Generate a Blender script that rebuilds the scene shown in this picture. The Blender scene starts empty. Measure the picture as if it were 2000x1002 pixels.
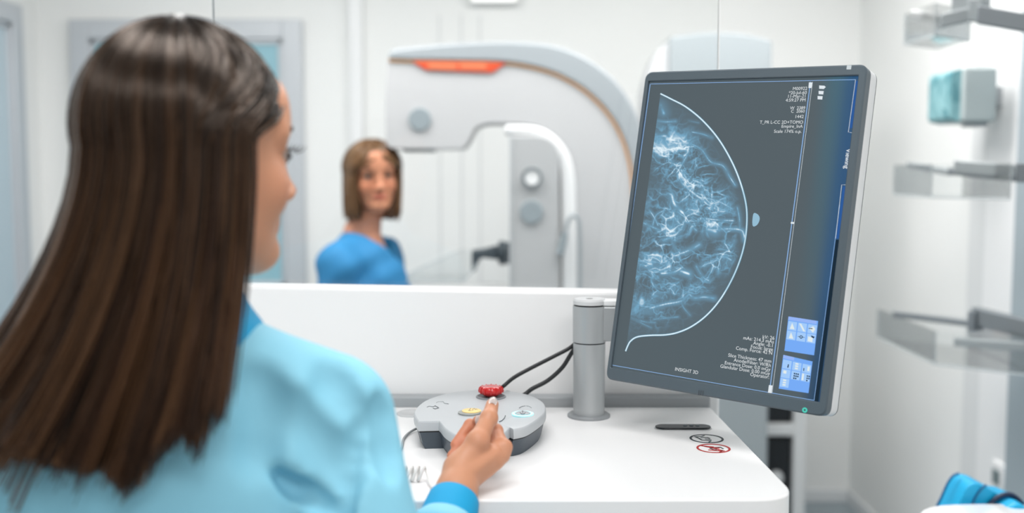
import bpy, bmesh, math, random
import numpy as np
from mathutils import Vector, Matrix
random.seed(7); np.random.seed(7)
sc = bpy.context.scene
COL = sc.collection

# ------------------------------------------------------------------ camera
F = 2000.0
PITCH = math.atan(161 / 2000.0)
CZ = 1.5
cp, sp = math.cos(PITCH), math.sin(PITCH)
cam_d = bpy.data.cameras.new('camera'); cam = bpy.data.objects.new('camera', cam_d); COL.objects.link(cam)
cam.location = (0, 0, CZ); cam.rotation_euler = (math.pi / 2 - PITCH, 0, 0)
cam_d.sensor_width = 36; cam_d.lens = 36; cam_d.clip_start = 0.05
cam_d.dof.use_dof = True; cam_d.dof.focus_distance = 1.43; cam_d.dof.aperture_fstop = 2.0
sc.camera = cam

def ray(px, py):
    return Vector((px - 1000, F * cp + (501 - py) * sp, -F * sp + (501 - py) * cp))
def P(px, py, Y):
    d = ray(px, py); k = Y / d.y
    return Vector((d.x * k, Y, CZ + d.z * k))
def G(px, py, z):
    d = ray(px, py); k = (z - CZ) / d.z
    return Vector((d.x * k, d.y * k, z))

# ------------------------------------------------------------------ materials
def lin(c):
    return tuple(((v / 255) / 12.92 if v / 255 <= .04045 else ((v / 255 + .055) / 1.055) ** 2.4) for v in c)
MATS = {}
def mat(name, rgb, rough=.5, metal=0, spec=.5, noise=0, nscale=20, bump=0, sub=0, emit=None, es=1, coat=0):
    if name in MATS: return MATS[name]
    m = bpy.data.materials.new(name); m.use_nodes = True; nt = m.node_tree
    b = nt.nodes['Principled BSDF']; c = lin(rgb)
    b.inputs['Base Color'].default_value = (*c, 1)
    b.inputs['Roughness'].default_value = rough; b.inputs['Metallic'].default_value = metal
    b.inputs['Specular IOR Level'].default_value = spec
    b.inputs['Coat Weight'].default_value = coat
    if sub:
        b.inputs['Subsurface Weight'].default_value = sub
        b.inputs['Subsurface Radius'].default_value = (.012, .004, .002); b.inputs['Subsurface Scale'].default_value = 1
    if emit:
        b.inputs['Emission Color'].default_value = (*lin(emit), 1); b.inputs['Emission Strength'].default_value = es
    if noise or bump:
        tc = nt.nodes.new('ShaderNodeTexCoord'); nz = nt.nodes.new('ShaderNodeTexNoise')
        nz.inputs['Scale'].default_value = nscale; nz.inputs['Detail'].default_value = 5
        nt.links.new(tc.outputs['Object'], nz.inputs['Vector'])
        if noise:
            mx = nt.nodes.new('ShaderNodeMix'); mx.data_type = 'RGBA'
            mx.inputs[6].default_value = (*[v * (1 - noise) for v in c], 1)
            mx.inputs[7].default_value = (*[min(1, v * (1 + noise)) for v in c], 1)
            nt.links.new(nz.outputs['Fac'], mx.inputs[0]); nt.links.new(mx.outputs[2], b.inputs['Base Color'])
        if bump:
            bp = nt.nodes.new('ShaderNodeBump'); bp.inputs['Strength'].default_value = bump; bp.inputs['Distance'].default_value = .004
            nt.links.new(nz.outputs['Fac'], bp.inputs['Height']); nt.links.new(bp.outputs['Normal'], b.inputs['Normal'])
    MATS[name] = m
    return m
def emat(name, rgb, s=1):
    if name in MATS: return MATS[name]
    m = bpy.data.materials.new(name); m.use_nodes = True; nt = m.node_tree; nt.nodes.clear()
    e = nt.nodes.new('ShaderNodeEmission'); o = nt.nodes.new('ShaderNodeOutputMaterial')
    e.inputs[0].default_value = (*lin(rgb), 1); e.inputs[1].default_value = s
    nt.links.new(e.outputs[0], o.inputs[0]); MATS[name] = m
    return m
def glassmat(name, tint, refl=1.0, ior=1.45):
    m = bpy.data.materials.new(name); m.use_nodes = True; nt = m.node_tree; nt.nodes.clear()
    o = nt.nodes.new('ShaderNodeOutputMaterial'); mx = nt.nodes.new('ShaderNodeMixShader')
    t = nt.nodes.new('ShaderNodeBsdfTransparent'); g = nt.nodes.new('ShaderNodeBsdfGlossy'); fr = nt.nodes.new('ShaderNodeFresnel')
    t.inputs[0].default_value = (*tint, 1); g.inputs['Roughness'].default_value = .03
    mu = nt.nodes.new('ShaderNodeMath'); mu.operation = 'MULTIPLY'; mu.inputs[1].default_value = refl
    fr.inputs[0].default_value = ior
    nt.links.new(fr.outputs[0], mu.inputs[0]); nt.links.new(mu.outputs[0], mx.inputs[0])
    nt.links.new(t.outputs[0], mx.inputs[1]); nt.links.new(g.outputs[0], mx.inputs[2]); nt.links.new(mx.outputs[0], o.inputs[0])
    return m
def attrmat(name, attr, rough=.4, emission=False, aniso=0, spec=.5):
    m = bpy.data.materials.new(name); m.use_nodes = True; nt = m.node_tree
    b = nt.nodes['Principled BSDF']; a = nt.nodes.new('ShaderNodeAttribute'); a.attribute_name = attr
    if emission:
        b.inputs['Base Color'].default_value = (.004, .004, .005, 1); b.inputs['Roughness'].default_value = .35
        b.inputs['Specular IOR Level'].default_value = .25
        nt.links.new(a.outputs['Color'], b.inputs['Emission Color']); b.inputs['Emission Strength'].default_value = 1
    else:
        nt.links.new(a.outputs['Color'], b.inputs['Base Color']); b.inputs['Roughness'].default_value = rough
        b.inputs['Specular IOR Level'].default_value = spec
        b.inputs['Anisotropic'].default_value = aniso
    return m

white_wall = mat('painted_wall', (238, 239, 237), .7, noise=.012, nscale=3)
white_lam = mat('white_laminate', (240, 240, 240), .35, noise=.01, nscale=4)
white_pl = mat('white_plastic', (236, 237, 237), .35)
grey_lt = mat('light_grey_plastic', (205, 207, 208), .45)
grey_md = mat('mid_grey_plastic', (160, 165, 168), .45)
grey_al = mat('grey_painted_metal', (172, 176, 178), .38, metal=.25)
frame_al = mat('door_frame_aluminium', (196, 200, 204), .4, metal=.2)
grey_dk = mat('dark_grey_plastic', (92, 98, 104), .45)
charcoal = mat('charcoal_plastic', (58, 64, 70), .5)
black_pl = mat('black_plastic', (18, 22, 26), .45)
black_cable = mat('black_rubber', (16, 20, 24), .5)
orange = mat('orange_plastic', (208, 70, 26), .5)
orange_lt = mat('pale_orange_print', (218, 118, 76), .5)
glass_clear = glassmat('shield_glass', (.985, .99, .99), .55)
acrylic = glassmat('clear_acrylic', (.975, .98, .98), .6)
skin = mat('skin', (226, 162, 128), .48, noise=.05, nscale=60, sub=.12, spec=.35)
skin_d = mat('skin_warm', (205, 138, 105), .5, noise=.05, nscale=60, sub=.12, spec=.35)

# ------------------------------------------------------------------ object helpers
ORG = {}
def thing(name, label, cat, loc, group=None):
    o = bpy.data.objects.new(name, None); COL.objects.link(o); o.location = loc
    o.empty_display_size = .05
    ORG[o] = Vector(loc); o['label'] = label; o['category'] = cat
    if group: o['group'] = group
    return o
def link(name, me, m, parent=None, loc=None, label=None, cat=None, kind=None, group=None, bevel=0, seg=2, smooth=True, ang=35):
    """me is a mesh in world coordinates; it is re-based on its thing's origin"""
    if isinstance(me, bmesh.types.BMesh):
        bm = me; bmesh.ops.recalc_face_normals(bm, faces=bm.faces)
        me = bpy.data.meshes.new(name); bm.to_mesh(me); bm.free()
    o = bpy.data.objects.new(name, me); COL.objects.link(o)
    if m: 
        if isinstance(m, (list, tuple)):
            for q in m: me.materials.append(q)
        else: me.materials.append(m)
    if parent is not None:
        org = ORG[parent]; o.parent = parent
    else:
        if loc is None:
            co = np.empty(len(me.vertices) * 3); me.vertices.foreach_get('co', co); co = co.reshape(-1, 3)
            mn, mxx = co.min(0), co.max(0); loc = ((mn[0] + mxx[0]) / 2, (mn[1] + mxx[1]) / 2, mn[2])
        org = Vector(loc); o.location = org
    ORG[o] = org
    me.transform(Matrix.Translation(-org))
    if smooth:
        me.shade_smooth()
        if ang and ang < 180: me.set_sharp_from_angle(angle=math.radians(ang))
    if bevel:
        b = o.modifiers.new('bevel', 'BEVEL'); b.width = bevel; b.segments = seg; b.limit_method = 'ANGLE'; b.angle_limit = math.radians(40)
        b.harden_normals = False
    if label: o['label'] = label
    if cat: o['category'] = cat
    if kind: o['kind'] = kind
    if group: o['group'] = group
    return o
def add_box(bm, lo, hi, M=None):
    vs = [Vector((x, y, z)) for x in (lo[0], hi[0]) for y in (lo[1], hi[1]) for z in (lo[2], hi[2])]
    if M is not None: vs = [M @ v for v in vs]
    v = [bm.verts.new(q) for q in vs]
    for f in ((0, 1, 3, 2), (4, 6, 7, 5), (0, 4, 5, 1), (2, 3, 7, 6), (0, 2, 6, 4), (1, 5, 7, 3)):
        bm.faces.new([v[i] for i in f])
def box(lo, hi, M=None):
    bm = bmesh.new(); add_box(bm, lo, hi, M); return bm
def add_prism(bm, pts, vec):
    """closed polygon (world points) extruded by vec"""
    vec = Vector(vec); a = [bm.verts.new(p) for p in pts]; b = [bm.verts.new(Vector(p) + vec) for p in pts]
    n = len(pts)
    bm.faces.new(a); bm.faces.new(b[::-1])
    for i in range(n): bm.faces.new((a[i], a[(i + 1) % n], b[(i + 1) % n], b[i]))
def prism(pts, vec):
    bm = bmesh.new(); add_prism(bm, pts, vec); return bm
def catmull(pts, n=8, closed=False):
    pts = [Vector(p) for p in pts]; out = []; L = len(pts)
    rng = range(L) if closed else range(L - 1)
    for i in rng:
        if closed: p0, p1, p2, p3 = pts[i - 1], pts[i], pts[(i + 1) % L], pts[(i + 2) % L]
        else: p0, p1, p2, p3 = pts[max(i - 1, 0)], pts[i], pts[i + 1], pts[min(i + 2, L - 1)]
        for k in range(n):
            t = k / n
            out.append(.5 * ((2 * p1) + (p2 - p0) * t + (2 * p0 - 5 * p1 + 4 * p2 - p3) * t * t + (3 * p1 - p0 - 3 * p2 + p3) * t ** 3))
    if not closed: out.append(pts[-1])
    return out
def add_tube(bm, pts, r, n=10, cap=True):
    pts = [Vector(p) for p in pts]
    rs = r if isinstance(r, (list, tuple)) else [r] * len(pts)
    rings = []; u = None
    for i, p in enumerate(pts):
        t = (pts[min(i + 1, len(pts) - 1)] - pts[max(i - 1, 0)]).normalized()
        if u is None:
            u = t.orthogonal().normalized()
        else:
            u = (u - t * u.dot(t)).normalized()
        w = t.cross(u)
        rings.append([bm.verts.new(p + (u * math.cos(a) + w * math.sin(a)) * rs[i]) for a in [2 * math.pi * k / n for k in range(n)]])
    for i in range(len(rings) - 1):
        for k in range(n):
            bm.faces.new((rings[i][k], rings[i][(k + 1) % n], rings[i + 1][(k + 1) % n], rings[i + 1][k]))
    if cap:
        bm.faces.new(rings[0][::-1]); bm.faces.new(rings[-1])
def tube(pts, r, n=10):
    bm = bmesh.new(); add_tube(bm, pts, r, n); return bm
def add_lathe(bm, prof, n=40, M=None):
    """profile [(r,z)...] about local z"""
    M = M or Matrix(); rings = []
    for r, z in prof:
        if r < 1e-6: rings.append([bm.verts.new(M @ Vector((0, 0, z)))])
        else: rings.append([bm.verts.new(M @ Vector((r * math.cos(2 * math.pi * k / n), r * math.sin(2 * math.pi * k / n), z))) for k in range(n)])
    for i in range(len(rings) - 1):
        A, B = rings[i], rings[i + 1]
        for k in range(n):
            k2 = (k + 1) % n
            if len(A) == 1 and len(B) == 1: continue
            if len(A) == 1: bm.faces.new((A[0], B[k], B[k2]))
            elif len(B) == 1: bm.faces.new((A[k], A[k2], B[0]))
            else: bm.faces.new((A[k], A[k2], B[k2], B[k]))
def lathe(prof, n=40, M=None):
    bm = bmesh.new(); add_lathe(bm, prof, n, M); return bm
def T(v): return Matrix.Translation(Vector(v))
def axisM(o, axis):
    """matrix taking local z to axis at o"""
    q = Vector((0, 0, 1)).rotation_difference(Vector(axis).normalized())
    return T(o) @ q.to_matrix().to_4x4()
def roundpoly(pts, rads, n=6):
    """2D/3D polygon with rounded corners"""
    out = []; L = len(pts); pts = [Vector(p) for p in pts]
    for i in range(L):
        r = rads[i] if isinstance(rads, (list, tuple)) else rads
        p = pts[i]
        if r <= 0: out.append(p); continue
        a = (pts[i - 1] - p); b = (pts[(i + 1) % L] - p)
        r1 = min(r, a.length * .49, b.length * .49)
        p0 = p + a.normalized() * r1; p1 = p + b.normalized() * r1
        for k in range(n + 1):
            t = k / n; out.append((1 - t) ** 2 * p0 + 2 * t * (1 - t) * p + t * t * p1)
    return out

# ------------------------------------------------------------------ organic volumes (signed distance -> surface nets)
class Vol:
    def __init__(s, X, Y, Z):
        s.ax = [np.asarray(a, np.float32) for a in (X, Y, Z)]
        s.v = np.full([len(a) for a in s.ax], .5, np.float32)
    def sl(s, lo, hi):
        r = []
        for i in range(3):
            a = np.searchsorted(s.ax[i], lo[i]); b = np.searchsorted(s.ax[i], hi[i])
            r.append(slice(max(a - 1, 0), max(b + 1, a)))
        g = np.meshgrid(*[s.ax[i][r[i]] for i in range(3)], indexing='ij', sparse=True)
        return tuple(r), g
    def comb(s, r, d, k, op):
        a = s.v[r]
        if a.size == 0: return
        if op == 'add':
            if k > 0:
                h = np.maximum(k - np.abs(a - d), 0) / k; s.v[r] = np.minimum(a, d) - h * h * k * .25
            else: s.v[r] = np.minimum(a, d)
        elif op == 'sub':
            d = -d
            if k > 0:
                h = np.maximum(k - np.abs(a - d), 0) / k; s.v[r] = np.maximum(a, d) + h * h * k * .25
            else: s.v[r] = np.maximum(a, d)
    def cap(s, a, b, ra, rb=None, k=.01, op='add'):
        rb = ra if rb is None else rb
        a = np.array(a, float); b = np.array(b, float); m = max(ra, rb) + k + .025
        r, (x, y, z) = s.sl(np.minimum(a, b) - m, np.maximum(a, b) + m)
        ba = b - a; l2 = max(float(ba @ ba), 1e-12)
        px, py, pz = x - a[0], y - a[1], z - a[2]
        h = np.clip((px * ba[0] + py * ba[1] + pz * ba[2]) / l2, 0, 1)
        d = np.sqrt((px - h * ba[0]) ** 2 + (py - h * ba[1]) ** 2 + (pz - h * ba[2]) ** 2) - (ra + (rb - ra) * h)
        s.comb(r, d, k, op)
    def chain(s, pts, rs, k=.006):
        for i in range(len(pts) - 1): s.cap(pts[i], pts[i + 1], rs[i], rs[i + 1], k)
    def ell(s, c, R, M=None, k=.01, op='add'):
        """R radii, M 3x3 with columns = local axes in world"""
        c = np.array(c, float); m = max(R) + k + .025
        r, (x, y, z) = s.sl(c - m, c + m)
        px, py, pz = x - c[0], y - c[1], z - c[2]
        if M is not None:
            M = np.array(M)
            px, py, pz = (M[0, 0] * px + M[1, 0] * py + M[2, 0] * pz), (M[0, 1] * px + M[1, 1] * py + M[2, 1] * pz), (M[0, 2] * px + M[1, 2] * py + M[2, 2] * pz)
        k0 = np.sqrt((px / R[0]) ** 2 + (py / R[1]) ** 2 + (pz / R[2]) ** 2)
        k1 = np.sqrt((px / R[0] ** 2) ** 2 + (py / R[1] ** 2) ** 2 + (pz / R[2] ** 2) ** 2) + 1e-9
        s.comb(r, k0 * (k0 - 1) / k1, k, op)
    def displace(s, fn, band=.04):
        g = np.meshgrid(*s.ax, indexing='ij', sparse=True)
        s.v += np.where(np.abs(s.v) < band, fn(*g), 0).astype(np.float32)
    def mesh(s, name):
        v = s.v; s.v[0] = s.v[-1] = .5; s.v[:, 0] = s.v[:, -1] = .5; s.v[:, :, 0] = s.v[:, :, -1] = .5
        ins = v < 0
        n = [q - 1 for q in v.shape]
        cnt = np.zeros(n, np.uint8)
        for i in (0, 1):
            for j in (0, 1):
                for k in (0, 1): cnt += ins[i:i + n[0], j:j + n[1], k:k + n[2]]
        act = (cnt > 0) & (cnt < 8)
        idx = np.argwhere(act); N = len(idx)
        vid = np.full(n, -1, np.int64); vid[act] = np.arange(N)
        pos = np.zeros((N, 3)); w = np.zeros(N)
        corners = [(i, j, k) for i in (0, 1) for j in (0, 1) for k in (0, 1)]
        vals = {c: v[idx[:, 0] + c[0], idx[:, 1] + c[1], idx[:, 2] + c[2]].astype(float) for c in corners}
        for a in corners:
            for d in range(3):
                if a[d]: continue
                b = list(a); b[d] = 1; b = tuple(b)
                va, vb = vals[a], vals[b]; cr = (va < 0) != (vb < 0)
                t = np.where(cr, va / np.where(cr, va - vb, 1), 0)
                p = np.array(a, float)[None] + t[:, None] * (np.array(b, float) - np.array(a, float))[None]
                pos[cr] += p[cr]; w[cr] += 1
        pos = pos / w[:, None] + idx
        co = np.stack([np.interp(pos[:, i], np.arange(len(s.ax[i])), s.ax[i]) for i in range(3)], 1)
        quads = []
        for d in range(3):
            e, f = (d + 1) % 3, (d + 2) % 3
            sa = [slice(None)] * 3; sb = [slice(None)] * 3
            sa[d] = slice(0, -1); sb[d] = slice(1, None)
            A, B = ins[tuple(sa)], ins[tuple(sb)]
            cr = A != B; q = np.argwhere(cr)
            q = q[(q[:, e] > 0) & (q[:, f] > 0) & (q[:, e] < v.shape[e] - 1) & (q[:, f] < v.shape[f] - 1)]
            if not len(q): continue
            inside_first = A[q[:, 0], q[:, 1], q[:, 2]]
            def vv(de, df):
                c = q.copy(); c[:, e] += de; c[:, f] += df
                return vid[c[:, 0], c[:, 1], c[:, 2]]
            Q = np.stack([vv(-1, -1), vv(0, -1), vv(0, 0), vv(-1, 0)], 1)
            Q[~inside_first] = Q[~inside_first][:, ::-1]
            quads.append(Q)
        Q = np.concatenate(quads)
        me = bpy.data.meshes.new(name)
        me.vertices.add(N); me.vertices.foreach_set('co', co.ravel())
        me.loops.add(Q.size); me.loops.foreach_set('vertex_index', Q.ravel().astype(np.int32))
        me.polygons.add(len(Q)); me.polygons.foreach_set('loop_start', np.arange(0, Q.size, 4, dtype=np.int32))
        me.update(); me.validate()
        return me
def axis(lo, hi, coarse, fines):
    """grid coordinates from lo to hi: 'coarse' step, finer inside the given (a, b, step) ranges"""
    out = [lo]
    while out[-1] < hi:
        x = out[-1]; st = coarse
        for a, b, q in fines:
            if a - q <= x < b: st = min(st, q)
            elif x < a < x + st: st = max(min(st, a - x), q)
        out.append(x + st)
    return np.array(out)

# ------------------------------------------------------------------ room shell
YF = 4.6                 # far wall
XL, XR = -2.1, 1.545     # side walls
ZC = 2.75
ST = 'structure'
link('floor', box((XL - .1, -1.6, -.1), (XR + .1, YF + .1, 0)), mat('vinyl_floor', (140, 152, 158), .35, noise=.03, nscale=8), kind=ST)
link('ceiling', box((XL - .1, -1.6, ZC), (XR + .1, YF + .1, ZC + .1)), mat('ceiling_paint', (240, 240, 238), .8), kind=ST)
link('wall_far', box((XL - .1, YF, 0), (XR + .1, YF + .1, ZC)), white_wall, kind=ST)
link('wall_left', box((XL - .1, -1.6, 0), (XL, YF, ZC)), white_wall, kind=ST)
link('wall_right', box((XR, -1.6, 0), (XR + .1, YF, ZC)), white_wall, kind=ST)
link('baseboard_far', box((XL, YF - .012, 0), (XR, YF, .06)), mat('baseboard_vinyl', (222, 225, 226), .5), kind=ST, bevel=.003)
link('baseboard_right', box((XR - .012, -1.5, 0), (XR, YF - .02, .06)), MATS['baseboard_vinyl'], kind=ST, bevel=.003)

# far wall door, aluminium frame with blue-green glass
blue_gl = mat('frosted_blue_glass', (146, 190, 202), .25, noise=.06, nscale=1.3, coat=.3); grey_gl = mat('frosted_grey_glass', (186, 202, 210), .25, noise=.05, nscale=1.3, coat=.3)
def door(name, handle_x, x0, x1, ztop, M, mid=True, pane_m=blue_gl):
    """door drawn in a local frame: x along the wall, y out of the wall (towards the room = -y)"""
    fr = .085
    bm = bmesh.new()
    for a, b in (((x0, -.045, 0), (x0 + fr, 0, ztop)), ((x1 - fr, -.045, 0), (x1, 0, ztop)), ((x0 + fr, -.045, ztop - fr), (x1 - fr, 0, ztop))):
        add_box(bm, a, b, M)
    d = link(name, bm, frame_al, loc=M @ Vector(((x0 + x1) / 2, 0, 0)), kind=ST, bevel=.004)
    bm = bmesh.new()
    a, b = x0 + fr, x1 - fr
    st = .022
    for lo, hi in (((a, -.03, .02), (a + st, -.004, ztop - fr)), ((b - st, -.03, .02), (b, -.004, ztop - fr)),
                   ((a, -.03, ztop - fr - st), (b, -.004, ztop - fr)), ((a, -.03, .02), (b, -.004, .14))) + ((((a, -.03, .98), (b, -.004, 1.02)),) if mid else ()):
        add_box(bm, lo, hi, M)
    link('leaf_frame', bm, frame_al, d, bevel=.003)
    link('pane', box((a + st, -.02, .14), (b - st, -.010, ztop - fr - st), M), pane_m, d)
    bm = bmesh.new()
    hx = handle_x
    add_tube(bm, [M @ Vector((hx, -.03, 1.06)), M @ Vector((hx, -.075, 1.06)), M @ Vector((hx, -.08, 1.07)), M @ Vector((hx, -.08, 1.30)), M @ Vector((hx, -.075, 1.31)), M @ Vector((hx, -.03, 1.31))], .009, 8)
    link('door_handle', bm, grey_dk, d)
    return d
dx0, dx1 = P(150, 300, YF).x, P(596, 300, YF).x
door('door_1', dx0 + .16, dx0, dx1, P(300, 40, YF).z, T((0, YF, 0)))
# left wall door: local x -> -world y ; local -y -> +world x
ML = T((XL, 0, 0)) @ Matrix(((0, -1, 0, 0), (1, 0, 0, 0), (0, 0, 1, 0), (0, 0, 0, 1)))
door('door_2', 3.55, 3.30, 4.37, P(20, 6, 4.3).z, ML, False, grey_gl)

# vertical service duct and panel joints on the far wall
px0, px1 = P(686, 200, YF).x, P(711, 200, YF).x
link('trim_1', box((px0, YF - .04, 0), (px1, YF, ZC)), white_pl, kind=ST, bevel=.004)
bm = bmesh.new()
for q in (860, 902, 938): 
    x = P(q, 400, YF).x; add_box(bm, (x - .004, YF - .003, 0), (x + .004, YF, 2.2))
link('trim_2', bm, mat('panel_joint', (214, 216, 216), .6), kind=ST)
# glowing bar added high on the far wall for a bright patch there
a, b = P(922, 0, YF), P(1008, 7, YF)
t = thing('glow_bar', 'slim white glowing bar high on the far wall', 'lamp', ((a.x + b.x) / 2, YF, b.z))
link('bar_housing', box((a.x - .01, YF - .05, b.z - .005), (b.x + .01, YF, b.z + .12)), white_pl, t, bevel=.006)
link('diffuser', box((a.x, YF - .062, b.z), (b.x, YF - .05, b.z + .11)), emat('bar_diffuser', (255, 255, 252), 1.6), t, bevel=.004)
# ------------------------------------------------------------------ operator console desk
ZT = 1.12
def gt(px, py, z=ZT): return G(px, py, z)
YB = gt(1000, 795).y
YFR = gt(1000, 978).y
desk = thing('console_desk', 'white operator desk with rounded corner carrying the monitor', 'desk', (-.08, 1.45, 0))
xr_b = gt(1389, 797).x; xr_f = gt(1530, 945).x
xl = -.62
top = roundpoly([(xl, YFR, ZT), (xr_f + .004, YFR + .006, ZT), (xr_b, YB, ZT), (xl, YB, ZT)], [.05, .055, .004, .004], 10)
link('desk_top', prism([p - Vector((0, 0, .030)) for p in top], (0, 0, .030)), white_lam, desk, bevel=.0035, seg=3)
under = roundpoly([(xl + .02, YFR + .02, 0), (xr_f - .03, YFR + .025, 0), (xr_b - .02, YB, 0), (xl + .02, YB, 0)], [.05, .05, .004, .004], 8)
link('desk_apron', prism([Vector((p.x, p.y, ZT - .085)) for p in under], (0, 0, .0549)), mat('desk_apron_grey', (205, 206, 207), .45), desk, bevel=.003)
link('pedestal', prism(roundpoly([(-.36, 1.42, 0.04), (.16, 1.42, 0.04), (.16, 1.66, 0.04), (-.36, 1.66, 0.04)], .03), (0, 0, ZT - .125)), white_pl, desk, bevel=.004)
link('base', prism(roundpoly([(-.42, 1.28, 0), (.22, 1.28, 0), (.22, 1.72, 0), (-.42, 1.72, 0)], .05), (0, 0, .04)), grey_md, desk, bevel=.006)
# grey rear rail along the foot of the partition
s0 = Vector((xl, YB, ZT)); s1 = Vector((xr_b - .001, YB, ZT))
link('rear_rail', box((xl, YB + .0005, ZT - .08), (xr_b + .0005, YB + .028, ZT + .0165)), mat('rail_grey', (158, 162, 165), .45), desk, bevel=.003)

# partition behind the desk and its lead-glass shield
YP = YB + .029
A = P(447, 551, YP + .05); B = P(1398, 567, YP + .05)
part = thing('partition', 'white low partition standing behind the desk', 'partition', ((A.x + B.x) / 2, YP + .03, 0))
prof = roundpoly([(A.x, YP, 0), (B.x, YP, 0), (B.x, YP, B.z), (A.x, YP, A.z)], [.0, .0, .012, .014], 6)
link('panel', prism(prof, (0, .055, 0)), white_lam, part, bevel=.006, seg=3)
gx0, gx1 = P(411, 20, YP + .04).x, P(1407.5, 60, YP + .04).x
link('panel_foot', box((A.x - .02, YP - .004, 0), (B.x + .02, YP + .09, .03)), grey_md, part, bevel=.004)
gl = thing('glass_shield', 'clear glass radiation shield rising above the white partition', 'screen', ((gx0 + gx1) / 2, YP + .045, A.z - .02))
zb = min(A.z, B.z) - .05
link('pane', box((gx0, YP + .0555, zb - .10), (gx1, YP + .0635, 2.15)), glass_clear, gl, smooth=False)
bm = bmesh.new()
add_box(bm, (gx0 - .0015, YP + .0552, zb - .1), (gx0, YP + .0638, 2.15)); link('edge', bm, mat('glass_edge_grey', (176, 182, 184), .3), gl)
bm = bmesh.new()
add_box(bm, (gx1, YP + .0552, zb - .1), (gx1 + .0015, YP + .0638, 2.15)); link('edge', bm, mat('glass_edge_white', (246, 247, 246), .3), gl)

# ------------------------------------------------------------------ monitor column
PX, PY = (gt(1150, 813).x, gt(1150, 813).y)
stand = thing('monitor_stand', 'grey cylindrical monitor column clamped on the white desk', 'stand', (PX, PY, ZT))
zj = P(1150, 668, PY).z; ztop = P(1150, 583, PY).z
link('base_flange', lathe([(0, ZT), (.0335, ZT), (.0335, ZT + .003), (.031, ZT + .005), (.026, ZT + .005), (0, ZT + .005)], 48, T((PX, PY, 0))), mat('flange_grey', (150, 154, 157), .4, metal=.3), stand)
R0 = .0245
link('column', lathe([(0, ZT + .004), (R0, ZT + .004), (R0 + .0006, zj - .006), (R0 + .0006, zj - .001), (0, zj - .001)], 48, T((PX, PY, 0))), grey_al, stand, ang=50)
link('collar_joint', lathe([(0, zj - .0015), (R0 - .001, zj - .0015), (R0 - .001, zj + .0015), (0, zj + .0015)], 48, T((PX, PY, 0))), black_pl, stand)
link('swivel_collar', lathe([(0, zj + .001), (R0 + .0012, zj + .001), (R0 + .0016, ztop - .011), (0, ztop - .011)], 48, T((PX, PY, 0))), grey_al, stand, ang=50)
link('cap_joint', lathe([(0, ztop - .0115), (R0 - .0005, ztop - .0115), (R0 - .0005, ztop - .008), (0, ztop - .008)], 48, T((PX, PY, 0))), black_pl, stand)
link('cap', lathe([(0, ztop - .0085), (R0 + .001, ztop - .0085), (R0 + .001, ztop - .003), (R0 - .001, ztop), (.006, ztop), (.006, ztop - .002), (0, ztop - .002)], 48, T((PX, PY, 0))), grey_lt, stand, ang=30)
link('cap_screw', lathe([(0, ztop - .0025), (.0055, ztop - .0025), (.0055, ztop - .0005), (0, ztop - .0005)], 20, T((PX, PY, 0))), black_pl, stand)
def bar(pts, z0, h): return prism([Vector((x, y, z0)) for x, y in pts], (0, 0, h))
link('arm_top_cover', bar(((PX + .006, PY - .014), (PX + .25, PY - .014), (PX + .25, PY + .014), (PX + .006, PY + .014)), ztop - .0105, .009), white_pl, stand, bevel=.002)
link('arm', bar(((PX + .012, PY - .015), (PX + .255, PY - .015), (PX + .255, PY + .015), (PX + .012, PY + .015)), zj + .003, ztop - .014 - zj), grey_al, stand, bevel=.003)
link('arm_riser', bar(((PX + .225, PY - .018), (PX + .265, PY - .018), (PX + .265, PY + .016), (PX + .225, PY + .016)), zj + .02, .15), grey_al, stand, bevel=.004)

# ------------------------------------------------------------------ flat marks and objects on the desk
t0 = thing('cable_grommet', 'flat round grey cable grommet left of the control box', 'grommet', gt(803, 808))
c = gt(806, 808)
link('disc', lathe([(0, ZT), (.026, ZT), (.026, ZT + .0012), (.0245, ZT + .002), (.018, ZT + .002), (.017, ZT + .0014), (0, ZT + .0014)], 40, T((c.x, c.y, 0))), mat('grommet_grey', (196, 198, 199), .5), t0)
# black indicator strip
a, b = gt(1280, 837), gt(1388, 837)
t1 = thing('indicator_strip', 'narrow black rounded strip on the desk under the monitor', 'strip', ((a.x + b.x) / 2, a.y, ZT))
hw = .0125
def stadium(x0, x1, y, h, z, n=12):
    pts = []
    for k in range(n + 1):
        an = -math.pi / 2 + math.pi * k / n; pts.append(Vector((x1 - h + h * math.cos(an), y + h * math.sin(an), z)))
    for k in range(n + 1):
        an = math.pi / 2 + math.pi * k / n; pts.append(Vector((x0 + h + h * math.cos(an), y + h * math.sin(an), z)))
    return pts
link('surround', prism(stadium(a.x - .0015, b.x + .0015, a.y, hw + .0015, ZT), (0, 0, .0012)), grey_lt, t1)
link('strip_body', prism(stadium(a.x, b.x, a.y, hw, ZT + .001), (0, 0, .003)), mat('glossy_black_plastic', (14, 24, 30), .25), t1, bevel=.001)
for q in (1338, 1350, 1362):
    g = gt(q, 836); link('button', lathe([(0, ZT + .004), (.0035, ZT + .004), (.003, ZT + .0048), (0, ZT + .0048)], 16, T((g.x, a.y + .002, 0))), mat('button_slate', (62, 76, 82), .4), t1)
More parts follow.
